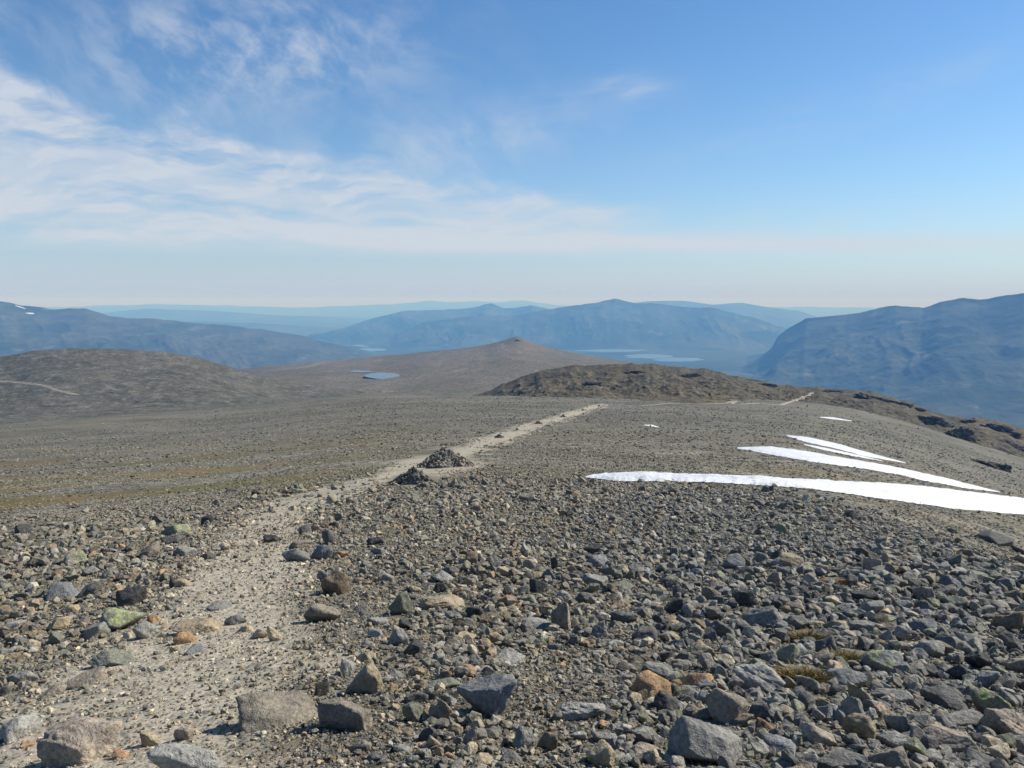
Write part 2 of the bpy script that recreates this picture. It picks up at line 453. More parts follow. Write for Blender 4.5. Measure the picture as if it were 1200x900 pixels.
# ------------------------------------------------------------------ water
def water_mat(name, col, rough=.12):
    m, n, b = new_mat(name, rough, .5)
    nb = n.noise(n.vmul(n.pos(), (1, 1, 1)), .05, 3, .5)
    link(n, b, col, n.bump(nb, .08, 1.0))
    return m
M_water = water_mat('lake_water', (.10, .18, .24), .5)      # wind-ruffled
M_tarn = water_mat('tarn_water', (.03, .07, .11), .22)

def lake(name, outline, z, mat=None):
    """outline in photo pixels, laid flat at height z"""
    pts = []
    for px, py in outline:
        d = pdir(px, py); k = z / d[2]
        pts.append((d[0] * k, d[1] * k, z))
    bm = bmesh.new(); vs = [bm.verts.new(p) for p in pts]
    f = bm.faces.new(vs)
    if f.normal.z < 0: bmesh.ops.reverse_faces(bm, faces=[f])
    me = bpy.data.meshes.new(name); bm.to_mesh(me); bm.free()
    return add_obj(name, me, mat or M_water, 'structure')

def blob(cx, cy, w, h, n=28, seed=0, rag=.25):
    o = []
    for i in range(n):
        a = 2 * math.pi * i / n
        k = 1 + rag * float(fbm2(np.array([math.cos(a) * 1.7 + seed * 9.1]), np.array([math.sin(a) * 1.7]), 3, seed)[0])
        o.append((cx + w / 2 * k * math.cos(a), cy + h / 2 * k * math.sin(a)))
    return o

# tarn on the heath: level with the slope at its near shore
hz = hit(446, 443, [heath[1]])
lake('lake', blob(449, 440.3, 42, 7.5, seed=3, rag=.2), hz[0].z + 1.2, M_tarn)
hz2 = hit(420, 436, [heath[1]])
lake('lake', blob(422, 435.2, 30, 2.2, seed=5), hz2[0].z + 1.0, M_tarn)
lake('lake', blob(718, 411, 84, 3.4, seed=6, rag=.3), -746)
lake('lake', blob(758, 417.5, 56, 5, seed=8, rag=.35), -746)
lake('lake', blob(796, 421.5, 60, 5, seed=9, rag=.35), -746)
lake('lake', blob(422, 405.5, 20, 3, seed=10, rag=.5), -746)
lake('lake', blob(432, 410, 34, 4, seed=12, rag=.5), -746)

# ------------------------------------------------------------------ path strip
def build_path():
    pys = np.concatenate([np.linspace(955, 600, 150), np.linspace(600, 475.5, 150)[1:]])
    rows = []; nc = 36
    us = np.linspace(0, 1, nc)
    for i, py in enumerate(pys):
        L = np.interp(py, _py, _pl); Rr = np.interp(py, _py, _pr)
        w = Rr - L
        j1, j2 = rng.normal(0, .018, 2) * w
        row = []
        for u in us:
            px = L + j1 + (w - j1 + j2) * (.05 + .9 * u)
            h = hit(px, py)
            row.append((h[0].x, h[0].y, h[0].z))
        rows.append(row)
    V = np.array(rows).reshape(-1, 3)
    r = np.hypot(V[:, 0], V[:, 1])
    V[:, 2] += .003 + .0007 * r
    F = grid_faces(len(pys), nc)
    me = make_mesh('path', V, F)
    attr_f(me, 'path', pathness(*V.T)); attr_f(me, 'grass', grass_amt(V[:, 0], V[:, 1]) * 0); attr_f(me, 'forest', np.zeros(len(V)))
    add_obj('path', me, M_ground, 'structure')
build_path()

# the path shows again farther on, over the rise, and on the left knoll
def ribbon(pts, width, trees, lift, worn=1.0):
    P = []
    ip = np.linspace(0, len(pts) - 1, 14 * len(pts))
    xs = np.interp(ip, range(len(pts)), [p[0] for p in pts]); ys = np.interp(ip, range(len(pts)), [p[1] for p in pts])
    for x, y in zip(xs, ys):
        h = hit(x, y, trees)
        if h: P.append(h[0].copy())
    if len(P) < 4: return
    V = []; 
    for i, p in enumerate(P):
        t = (P[min(i + 1, len(P) - 1)] - P[max(i - 1, 0)]); t.z = 0; t.normalize()
        s = Vector((t.y, -t.x, 0)) * width * .5 * (.6 + .8 * random.random())
        for k in (-1, -.33, .33, 1):
            q = p + s * k; V.append((q.x, q.y, q.z))
    V = np.array(V)
    for i in range(len(V)):     # settle on the surface below
        best = None
        for t in trees:
            h = t.ray_cast(Vector((V[i, 0], V[i, 1], V[i, 2] + 40)), Vector((0, 0, -1)))
            if h[0] and (best is None or h[0].z > best): best = h[0].z
        if best is not None: V[i, 2] = best
    V[:, 2] += lift
    me = make_mesh('path', V, grid_faces(len(P), 4))
    attr_f(me, 'path', np.full(len(V), worn)); attr_f(me, 'grass', np.zeros(len(V))); attr_f(me, 'forest', np.zeros(len(V)))
    add_obj('path', me, M_ground, 'structure')
GC = [BV_ground, crag[1]]
ribbon([(752, 476), (785, 473), (820, 474), (850, 473), (862, 470), (858, 474)], 2.4, GC, .18, .7)
ribbon([(868, 474), (890, 473), (915, 475), (930, 470), (948, 463), (952, 460)], 3.0, GC, .18, .85)
ribbon([(-60, 444), (0, 447), (30, 449), (52, 452), (68, 458), (92, 463)], 6, [knoll[1]], .3, .25)

# ------------------------------------------------------------------ snow
M_snow, n, b = new_mat('old_snow', .7, .3)
Pn = n.pos()
cs = n.mix(n.ramp(n.noise(Pn, .35, 6, .65), .35, .7), (.56, .58, .61), (.71, .72, .73))
cs = n.mix(n.ramp(n.noise(n.vmul(Pn, (.4, 1, 1)), .9, 7, .75), .45, .75, 0, .6), cs, (.50, .48, .44))
link(n, b, cs, n.bump(n.noise(Pn, 2.2, 5, .65), .8, .25))
b.inputs['Subsurface Weight'].default_value = 0.0

SNOWS = []
def snow(top, bot, thick, label, nc=160, nr=14, seed=0, rag=.8):
    top = np.array(top, float); bot = np.array(bot, float)
    xs = np.linspace(top[0, 0], top[-1, 0], nc)
    yt = np.interp(xs, top[:, 0], top[:, 1]); yb = np.interp(xs, bot[:, 0], bot[:, 1])
    d = np.maximum(yb - yt, .05)
    k = np.minimum(1, d / 6)
    yt = yt + rag * k * (.5 * fbm2(xs / 31, xs * 0 + seed, 3, seed + 40) + .8 * fbm2(xs / 5.3, xs * 0 + seed, 6, seed, .7)); yb = yb + rag * 1.3 * k * (.5 * fbm2(xs / 23, xs * 0 + seed, 3, seed + 44) + .8 * fbm2(xs / 4.1, xs * 0 + seed + 5, 6, seed + 3, .7))
    yb = np.maximum(yb, yt + .04)
    SNOWS.append((xs, yt, yb))
    V = np.zeros((nr, nc, 3))
    SW = .75 + .45 * fbm2(np.arange(nc)[None, :] / 7.3 + np.zeros((nr, 1)), np.arange(nr)[:, None] / 3.1 + np.zeros((1, nc)), 4, seed + 60)
    for i in range(nr):
        u = i / (nr - 1)
        for j in range(nc):
            h = hit(xs[j], yb[j] + (yt[j] - yb[j]) * u)
            e = min(1.0, (yb[j] - yt[j]) / 8)
            V[i, j] = h[0]
            V[i, j, 2] += thick * e * (math.sin(math.pi * min(max(u, 0), 1)) ** .5) * SW[i, j] + .05
    F = grid_faces(nr, nc)
    me = make_mesh('snow_patch', V.reshape(-1, 3), F)
    add_obj('snow_patch', me, M_snow, None, label, 'snow patch', 'snow patches on the right slope')
snow([(686, 559.5), (700, 557), (730, 555.5), (790, 556.5), (850, 558), (900, 560), (950, 563), (1000, 565), (1060, 568), (1110, 573), (1160, 579), (1205, 584), (1290, 594)],
     [(686, 560.5), (720, 564.5), (780, 565), (830, 566), (880, 569), (930, 572), (960, 575), (1000, 580), (1060, 589), (1120, 597), (1160, 600), (1205, 604), (1290, 612)], .28,
     'longest and lowest white snow patch reaching the right edge of the picture', 240, 16, 1, 1.0)
snow([(864, 524.5), (905, 523.5), (940, 528), (985, 536), (1040, 546), (1090, 556), (1130, 566), (1172, 576.5)],
     [(864, 526), (900, 532.5), (950, 541), (1000, 548), (1050, 556), (1090, 565), (1130, 572), (1172, 577)], .25, 'middle snow streak, a wedge wide at its left and tapering down to the right', 170, 12, 2, .9)
snow([(922, 510), (945, 512), (985, 521), (1020, 531), (1062, 542.5)], [(922, 511), (940, 517), (975, 525), (1015, 535), (1062, 543.2)], .2,
     'narrow snow streak directly above the middle wedge of snow', 120, 10, 3, .5)
snow([(942, 520.5), (965, 524.5), (1000, 532), (1034, 540)], [(942, 521.5), (960, 526.5), (1000, 535), (1034, 540.6)], .15,
     'thin sliver of snow between the narrow streak and the middle wedge', 80, 8, 4, .4)
snow([(961, 488.6), (975, 488.8), (998, 493)], [(961, 489.3), (975, 491.3), (998, 493.6)], .2, 'small highest snow fleck below the dark outcrops on the ridge', 50, 8, 5, .3)
snow([(755, 497.8), (765, 498.0), (772, 500.6)], [(755, 498.6), (765, 500.3), (772, 501.2)], .2, 'tiny snow fleck right of the far end of the path', 30, 8, 6, .2)
def snow_far(top, bot, tree, label):
    xs = np.linspace(top[0][0], top[-1][0], 30); nr = 6
    yt = np.interp(xs, [p[0] for p in top], [p[1] for p in top]); yb = np.interp(xs, [p[0] for p in bot], [p[1] for p in bot])
    V = []
    for i in range(nr):
        for j in range(30):
            h = hit(xs[j], yb[j] + (yt[j] - yb[j]) * i / (nr - 1), [tree])
            if h is None: return
            p = h[0]; V.append((p.x, p.y, p.z + 6))
    me = make_mesh('snow_patch', np.array(V), grid_faces(nr, 30))
    add_obj('snow_patch', me, M_snow, None, label, 'snow patch', 'snow patches on the far left fell')
snow_far([(18, 358.5), (24, 360), (30, 362.5)], [(18, 359.1), (24, 361.2), (30, 363.0)], fellL[1], 'upper snow fleck near the peak of the far left fell')
snow_far([(30, 367.5), (35, 367), (40, 367.6)], [(30, 368.0), (35, 368.8), (40, 368.8)], fellL[1], 'lower snow fleck under the peak of the far left fell')

# ------------------------------------------------------------------ rocks
_ico = {}
def ico(sub):
    if sub not in _ico:
        bm = bmesh.new(); bmesh.ops.create_icosphere(bm, subdivisions=sub, radius=1)
        V = np.array([v.co[:] for v in bm.verts]); F = np.array([[v.index for v in f.verts] for f in bm.faces]); bm.free()
        V /= np.linalg.norm(V, axis=1)[:, None]
        _ico[sub] = (V, F)
    return _ico[sub]

def rock_verts(seed, sub, sharp=22, planes=13, rough=.05):
    """angular rock: a ball cut by random planes, edges slightly worn, then pitted"""
    g = np.random.default_rng(seed)
    V, F = ico(sub)
    N = g.normal(size=(planes, 3)); N /= np.linalg.norm(N, axis=1)[:, None]
    d = g.uniform(.52, 1.0, planes)
    N = np.vstack([N, np.eye(3), -np.eye(3)]); d = np.concatenate([d, np.full(6, 1.08)])
    q = np.maximum(V @ N.T, 0) / d
    r = 1 / (np.sum(q ** sharp, axis=1) ** (1 / sharp))
    P = V * r[:, None]
    o = g.uniform(0, 50, 3)
    ly = g.normal(size=3); ly /= np.linalg.norm(ly)                    # bedding: broken ledges across one direction
    t = (P @ ly) * g.uniform(2.5, 5) + .8 * fbm3(P * 1.4 + o, 2, seed % 83)
    led = np.abs(t - np.floor(t) - .5) * 2
    r2 = 1 + rough * 1.5 * fbm3(P * 1.5 + o, 4, seed % 97) + rough * .8 * (np.abs(fbm3(P * 4.2 + o, 4, seed % 89)) - .15) - rough * .55 * led ** 5
    P = P * r2[:, None]
    P = (P - (P.max(0) + P.min(0)) / 2) / ((P.max(0) - P.min(0)) / 2)
    return P, F

TONE = {'dark grey': (.135, .132, .122), 'blackish': (.07, .069, .066), 'grey': (.235, .228, .205), 'pale grey': (.34, .33, .295), 'bluish grey': (.195, .2, .2), 'brownish grey': (.235, .205, .16),
        'brown': (.20, .15, .10), 'tan': (.35, .285, .19), 'pale tan': (.44, .375, .265), 'rusty': (.34, .215, .115), 'orange': (.40, .255, .145), 'pinkish grey': (.32, .27, .215), 'brick red': (.25, .14, .09), 'greenish grey': (.205, .21, .16)}

# x, y centre, width, height (photo px), tone, height factor tweak, tilt, lichen, label
HAND = [
 (97, 874, 92, 58, 'pinkish grey', 0, 'boulder', 'large smooth pinkish grey boulder at the bottom left corner on the path'),
 (220, 890, 84, 46, 'pale grey', 0, 'boulder', 'pale grey boulder cut off by the bottom edge beside the pinkish boulder'),
 (26, 856, 44, 30, 'pale grey', 0, 'rock', 'pale grey wedge stone above the pinkish corner boulder'),
 (33, 873, 18, 10, 'orange', 0, 'rock', 'tiny orange chip between the pale wedge stone and the corner boulder'),
 (143, 885, 21, 14, 'orange', 0, 'rock', 'small orange stone wedged between the two bottom left boulders'),
 (177, 868, 24, 20, 'tan', 0, 'rock', 'small tan stone standing just behind the pale cut off boulder'),
 (216, 862, 24, 18, 'pinkish grey', 0, 'rock', 'small pinkish stone touching the far side of the pale cut off boulder'),
 (101, 797, 50, 22, 'pinkish grey', 0, 'rock', 'pinkish wedge with a dark left face lying on bare path'),
 (62, 813, 30, 15, 'brownish grey', 0, 'rock', 'flat brownish slab leaning in front of the pinkish wedge'),
 (25, 794, 40, 18, 'grey', 0, 'rock', 'flat grey stone near the left edge level with the pinkish wedge'),
 (325, 834, 96, 46, 'brownish grey', 0, 'boulder', 'biggest brownish boulder right of the path with long shadow to its left'),
 (405, 840, 66, 44, 'brownish grey', 0, 'boulder', 'rounded brownish boulder next to the biggest one by the path'),
 (377, 810, 18, 18, 'blackish', 0, 'rock', 'small blackish stone tucked behind the two brownish path boulders'),
 (133, 773, 58, 24, 'greenish grey', 0, 'rock', 'greenish grey low slab half buried left of the path'),
 (143, 727, 52, 32, 'greenish grey', 1, 'rock', 'broad greenish rock with lichen spots left of the path'),
 (172, 742, 30, 22, 'pale grey', 0, 'rock', 'pale sharp wedge right of the broad greenish lichen rock'),
 (181, 726, 16, 11, 'orange', 0, 'rock', 'small flat orange stone above the pale sharp wedge'),
 (217, 750, 27, 16, 'rusty', 0, 'rock', 'rusty brown stone in the middle of the path'),
 (225, 763, 26, 13, 'bluish grey', 0, 'rock', 'bluish flat stone right in front of the rusty brown stone'),
 (233, 735, 60, 22, 'tan', 0, 'rock', 'long tan rock half sunk in the path behind the rusty stone'),
 (305, 744, 24, 16, 'pale tan', 0, 'rock', 'pale tan stone in the middle of the path, left of a pale twin'),
 (322, 746, 18, 20, 'pale tan', 0, 'rock', 'upright pale tan stone at the right side of the path'),
 (288, 738, 22, 12, 'tan', 0, 'rock', 'low tan stone left of the two pale tan stones on the path'),
 (155, 702, 34, 24, 'blackish', 0, 'rock', 'blackish boulder above the broad greenish lichen rock'),
 (75, 693, 42, 22, 'bluish grey', 0, 'rock', 'bluish grey domed rock among the stones far left of the path'),
 (105, 692, 28, 18, 'dark grey', 0, 'rock', 'dark stone pressed against the right side of the bluish domed rock'),
 (90, 656, 28, 18, 'grey', 1, 'rock', 'grey stone with a bright yellow green lichen top left of the path'),
 (28, 622, 20, 13, 'blackish', 0, 'rock', 'blackish stone alone at the far left edge beyond the lichen stone'),
 (175, 648, 24, 18, 'brownish grey', 0, 'rock', 'brownish stone left of the upper path beside a flat dark one'),
 (203, 633, 30, 13, 'dark grey', 0, 'rock', 'flat dark stone with a lichen patch behind it'),
 (208, 622, 38, 16, 'greenish grey', 1, 'rock', 'low yellow green lichen rock behind the flat dark stone'),
 (217, 647, 28, 15, 'grey', 0, 'rock', 'grey stone with dark left face below the flat dark stone'),
 (245, 653, 20, 11, 'dark grey', 0, 'rock', 'small dark stone at the left rim of the upper path'),
 (243, 611, 15, 12, 'blackish', 0, 'rock', 'blackish stone standing by the bend of the upper path'),
 (203, 685, 10, 15, 'blackish', 0, 'rock', 'small upright black stone at the left rim of the path'),
 (214, 684, 26, 12, 'tan', 0, 'rock', 'low tan stone leaning on the small upright black one'),
 (257, 710, 30, 12, 'grey', 0, 'rock', 'flat grey slab in the middle of the path'),
 (276, 728, 26, 13, 'dark grey', 0, 'rock', 'dark low stone right of the long tan sunken rock'),
 (158, 677, 20, 12, 'brown', 0, 'rock', 'brown stone above the blackish boulder left of the path'),
 (113, 742, 30, 22, 'grey', 0, 'rock', 'grey block left of the broad greenish lichen rock'),
 (70, 732, 26, 16, 'tan', 0, 'rock', 'tan flat stone among grey rubble far left of the path'),
 (40, 757, 26, 16, 'pale tan', 0, 'rock', 'pale tan stone with bright top near the left edge'),
 (24, 752, 18, 12, 'dark grey', 0, 'rock', 'dark stone touching the left side of the pale tan one near the edge'),
 (318, 633, 19, 11, 'blackish', 0, 'rock', 'blackish stone on the right rim of the upper path'),
 (358, 622, 17, 13, 'dark grey', 0, 'rock', 'dark stone topping the heap at the right of the upper path'),
 (353, 638, 30, 13, 'brownish grey', 0, 'rock', 'flat brownish stone in the heap right of the upper path'),
 (347, 653, 34, 18, 'grey', 0, 'rock', 'grey block at the front of the heap right of the upper path'),
 (376, 650, 30, 20, 'bluish grey', 0, 'rock', 'bluish block in the heap right of the upper path'),
 (385, 632, 15, 18, 'dark grey', 0, 'rock', 'upright dark stone in the heap right of the upper path'),
 (399, 650, 22, 11, 'orange', 0, 'rock', 'flat orange stone at the right end of the heap by the upper path'),
 (393, 687, 34, 30, 'brown', 0, 'rock', 'tall brown block on the right rim of the path'),
 (378, 677, 14, 14, 'bluish grey', 0, 'rock', 'bluish stone behind the left side of the tall brown block'),
 (379, 720, 46, 26, 'brownish grey', 0, 'rock', 'brownish block with a black left face below the tall brown block'),
 (427, 800, 44, 38, 'tan', 0, 'rock', 'square tan slab tilted upright above the rounded brownish boulder'),
 (428, 771, 28, 15, 'tan', 0, 'rock', 'tan stone just behind the square tan slab'),
 (407, 785, 20, 24, 'pale grey', 0, 'rock', 'pale grey stone leaning on the left side of the square tan slab'),
 (517, 835, 30, 29, 'tan', 0, 'rock', 'tan cube left of the big bluish boulder'),
 (570, 820, 74, 54, 'bluish grey', 0, 'boulder', 'big bluish grey boulder with a sunlit top in the middle of the rubble'),
 (680, 830, 62, 30, 'pale grey', 0, 'boulder', 'flat pale grey slab lying in fine gravel right of the bluish boulder'),
 (762, 805, 50, 27, 'rusty', 0, 'boulder', 'long rusty tan boulder with a dark underside'),
 (782, 827, 34, 28, 'blackish', 0, 'rock', 'round blackish rock in front of the long rusty boulder'),
 (641, 872, 26, 22, 'brown', 0, 'rock', 'brown cube near the bottom below the flat pale slab'),
 (613, 868, 28, 24, 'grey', 0, 'rock', 'grey wedge left of the brown cube near the bottom'),
 (704, 887, 38, 28, 'tan', 0, 'rock', 'tan wedge at the bottom edge right of the brown cube'),
 (827, 872, 90, 60, 'grey', 0, 'boulder', 'massive grey boulder at the bottom edge with a dark front'),
 (850, 832, 50, 44, 'pinkish grey', 0, 'boulder', 'pinkish tan boulder behind the massive grey one'),
 (533, 814, 20, 14, 'pale tan', 0, 'rock', 'pale tan stone against the left side of the big bluish boulder'),
 (522, 802, 42, 10, 'greenish grey', 0, 'rock', 'long flat greenish stone behind the tan cube'),
 (470, 711, 30, 30, 'greenish grey', 0, 'rock', 'upright greenish block at the left end of the long tan slab'),
 (515, 706, 64, 18, 'tan', 0, 'rock', 'long flat tan slab beside the upright greenish block'),
 (553, 719, 30, 20, 'blackish', 0, 'rock', 'blackish rock right of the long flat tan slab'),
 (574, 725, 26, 13, 'brown', 0, 'rock', 'brown plank shaped stone leaning on the blackish rock'),
 (515, 690, 18, 14, 'blackish', 0, 'rock', 'black triangular stone behind the long flat tan slab'),
 (657, 727, 24, 34, 'pinkish grey', 0, 'rock', 'tall pinkish stone standing upright in the grey rubble'),
 (630, 732, 38, 17, 'grey', 0, 'rock', 'flat grey slab left of the tall pinkish upright stone'),
 (727, 724, 44, 21, 'dark grey', 0, 'rock', 'wide dark block with brownish top in the grey rubble'),
 (703, 742, 20, 21, 'grey', 0, 'rock', 'grey block below the left end of the wide dark block'),
 (755, 746, 32, 22, 'dark grey', 0, 'rock', 'dark tilted slab right of and below the wide dark block'),
 (788, 712, 26, 20, 'blackish', 0, 'rock', 'black rock right of the wide dark block'),
 (728, 688, 32, 15, 'greenish grey', 0, 'rock', 'greenish flat block above the wide dark block'),
 (698, 683, 32, 17, 'grey', 0, 'rock', 'grey domed rock left of the greenish flat block'),
 (683, 702, 26, 15, 'dark grey', 0, 'rock', 'dark stone with reddish top below the grey domed rock'),
 (658, 700, 26, 15, 'pale grey', 0, 'rock', 'pale grey stone above the tall pinkish upright stone'),
 (631, 689, 23, 18, 'blackish', 0, 'rock', 'blackish stone up left of the tall pinkish upright stone'),
 (620, 703, 22, 13, 'greenish grey', 0, 'rock', 'low greenish stone below the blackish one by the grey slab'),
 (640, 674, 18, 14, 'grey', 0, 'rock', 'grey stone left of a small dark upright one'),
 (650, 663, 10, 15, 'blackish', 0, 'rock', 'small dark upright stone poking from the middle rubble'),
 (693, 645, 23, 14, 'blackish', 0, 'rock', 'black stone farthest out in the middle rubble'),
 (702, 659, 32, 17, 'bluish grey', 0, 'rock', 'bluish rock just in front of the farthest black stone'),
 (552, 657, 17, 15, 'brown', 0, 'rock', 'brown stone with ochre top alone in the middle rubble'),
 (440, 635, 22, 11, 'blackish', 0, 'rock', 'flat black stone right of the heap by the upper path'),
 (404, 662, 15, 9, 'tan', 0, 'rock', 'small tan stone under the flat orange stone'),
 (773, 693, 20, 14, 'tan', 0, 'rock', 'tan stone with a hollow above the black rock'),
 (467, 750, 27, 20, 'grey', 0, 'rock', 'grey stone below the upright greenish block'),
 (484, 763, 24, 20, 'blackish', 0, 'rock', 'blackish stone right of the grey one below the greenish block'),
 (474, 733, 15, 13, 'blackish', 0, 'rock', 'small black stone at the foot of the upright greenish block'),
 (484, 838, 26, 24, 'greenish grey', 0, 'rock', 'rounded greenish stone left of the tan cube'),
 (500, 862, 25, 21, 'blackish', 0, 'rock', 'blackish stone below the rounded greenish one'),
 (772, 786, 42, 20, 'grey', 0, 'rock', 'grey rock behind the long rusty boulder'),
 (817, 797, 44, 26, 'orange', 0, 'boulder', 'orange pink boulder with a grey left face'),
 (889, 798, 62, 34, 'pale grey', 0, 'boulder', 'pale grey block with flat bright top and dark left face'),
 (900, 855, 32, 18, 'brick red', 0, 'rock', 'brick red stone right of the massive grey boulder'),
 (921, 768, 30, 27, 'greenish grey', 1, 'rock', 'greenish lichen wedge above the pale block, left of dry grass'),
 (1034, 778, 48, 30, 'bluish grey', 1, 'rock', 'rounded rock with a bright lichen patch right of the dry grass'),
 (991, 797, 45, 23, 'bluish grey', 0, 'rock', 'bluish rock right below the dry grass tufts'),
 (1010, 818, 36, 28, 'tan', 0, 'rock', 'rounded tan rock below the bluish one in the dark boulder field'),
 (960, 823, 30, 17, 'tan', 0, 'rock', 'flat tan stone left of the rounded tan rock'),
 (998, 838, 26, 36, 'grey', 0, 'rock', 'grey fin shaped stone leaning behind a tan wedge'),
 (1006, 856, 38, 34, 'tan', 0, 'rock', 'tan wedge with a pink right side in the dark boulder field'),
 (1160, 828, 44, 34, 'greenish grey', 1, 'boulder', 'green lichen boulder with a yellow top by the right edge'),
 (1185, 850, 74, 44, 'pinkish grey', 0, 'boulder', 'large pinkish boulder at the right edge under the lichen boulder'),
 (1105, 820, 58, 24, 'dark grey', 0, 'boulder', 'long dark boulder left of the green lichen boulder'),
 (1115, 868, 68, 30, 'pinkish grey', 0, 'boulder', 'flat reddish grey slab near the bottom right'),
 (1127, 842, 50, 22, 'grey', 0, 'rock', 'grey rock between the long dark boulder and the reddish slab'),
 (1180, 730, 36, 28, 'brown', 0, 'rock', 'dark brown rock at the right edge in the boulder field'),
 (843, 740, 30, 23, 'dark grey', 0, 'rock', 'dark block left of the broad grey slab'),
 (893, 725, 50, 28, 'grey', 0, 'rock', 'broad grey slab up left of the upper dry grass tuft'),
 (873, 703, 27, 20, 'blackish', 0, 'rock', 'blackish rock behind the broad grey slab'),
 (934, 730, 32, 17, 'dark grey', 0, 'rock', 'dark rock right of the broad grey slab'),
 (1163, 632, 46, 19, 'dark grey', 0, 'rock', 'long dark rock by the right edge below the snow'),
 (1050, 682, 28, 15, 'dark grey', 0, 'rock', 'dark rock below the reddish moss tuft'),
 (916, 622, 15, 13, 'greenish grey', 1, 'rock', 'pale green lichen stone far out in the right boulder field'),
 (935, 567, 10, 5, 'blackish', 0, 'rock', 'small black stone on the near edge of the longest snow patch'),
 (1105, 582, 9, 2.6, 'brownish grey', 0, 'rock', 'tiny flat stone lying on the snow of the longest patch'),
 (270, 575, 15, 4.5, 'blackish', 0, 'rock', 'flat black stone out on the slope left of the path bend'),
 (300, 578, 11, 6.5, 'blackish', 0, 'rock', 'round black stone between the path bend and a flat black one'),
 (392, 573, 9, 5, 'blackish', 0, 'rock', 'black stone at the bend of the path toward the cairns'),
 (362, 582, 13, 5, 'dark grey', 0, 'rock', 'dark flat stone on the path bend below the black one'),
 (86, 594, 15, 4.5, 'blackish', 0, 'rock', 'flat black stone on the open slope far to the left'),
 (603, 588, 7, 5, 'blackish', 0, 'rock', 'small black stone on the open slope below the larger cairn'),
 (503, 618, 13, 8, 'pale grey', 0, 'rock', 'pale grey stone alone on the open slope below the cairns'),
 (998, 605, 15, 9, 'blackish', 0, 'rock', 'black stone close below the longest snow patch'),
 (985, 893, 60, 30, 'dark grey', 0, 'boulder', 'dark domed boulder at the bottom edge below the tan wedge'),
 (1010, 735, 34, 17, 'grey', 0, 'rock', 'grey rock above the right hand dry grass tuft'),
 (995, 745, 20, 11, 'pinkish grey', 0, 'rock', 'small pinkish stone above the right hand dry grass tuft'),
 (1085, 760, 40, 22, 'grey', 0, 'rock', 'grey block right of the rock with the bright lichen patch'),
 (1060, 757, 28, 14, 'pinkish grey', 0, 'rock', 'pinkish flat stone above right of the rock with the bright lichen patch'),
 (900, 770, 22, 16, 'grey', 0, 'rock', 'grey stone touching the left of the greenish lichen wedge'),
 (885, 781, 24, 18, 'greenish grey', 0, 'rock', 'greenish stone standing behind the pale flat topped block'),
 (924, 802, 22, 18, 'brownish grey', 0, 'rock', 'brownish block in front of the lower dry grass tuft'),
]

rock_count = 0
placed = []      # (px, py, w, h, label tone, shape)
def add_rock(px, py, w, h, tone, lich, name, label, group=None, seed=None, shape='block', embed=.27):
    """a rock whose visible face is about w x h photo pixels, standing where the pixel meets the ground"""
    global rock_count
    rock_count += 1
    seed = seed or (1000 + rock_count * 13)
    g = np.random.default_rng(seed)
    hp = hit(min(max(px, -60), 1260), py + h * .28)
    p = hp[0]; sl = hp[1]
    el = math.atan2(-p.z, math.hypot(p.x, p.y))
    sl = p.y * CP - p.z * SP
    W = .97 * w * sl / FPX; Hh = h * sl / FPX
    dep = W * (.62 + .25 * g.random())
    hz_ = (Hh - dep * math.sin(el) * .55) / max(math.cos(el), .3)
    hz_ = max(hz_, .38 * Hh, .22 * W) * 1.04
    sub = 5 if w > 52 else (4 if w > 17 else 3)
    P, F = rock_verts(seed, sub, sharp=float(g.uniform(45, 120)), planes=int(g.integers(8, 16)), rough=float(g.uniform(.07, .14)))
    full = hz_ / (1 - embed)
    # turn the shape a little, then size it to its box
    P = P * np.array([1, .75, .62]); rot = np.array(Euler((g.uniform(-.5, .5), g.uniform(-.5, .5), g.uniform(0, 6.28))).to_matrix())
    P = P @ rot.T
    P = (P - (P.max(0) + P.min(0)) / 2) / ((P.max(0) - P.min(0)) / 2)
    P = P * np.array([W / 2, dep / 2, full / 2])
    me = make_mesh(name, P, F)
    o = add_obj(name, me, M_rock_l if lich else M_rock, None, label, name, group)
    o.location = (p.x, p.y, p.z + full / 2 - full * embed)
    o.rotation_euler = (0, 0, -math.atan2(p.x, p.y) + g.uniform(-.12, .12))
    c = np.array(TONE[tone]) * g.uniform(.9, 1.1)
    o.color = (*c, 1)
    placed.append((px, py, w, h))
    return o

for (x, y, w, h, tone, lich, name, label) in HAND:
    add_rock(x, y, w, h, tone, lich, name, label)

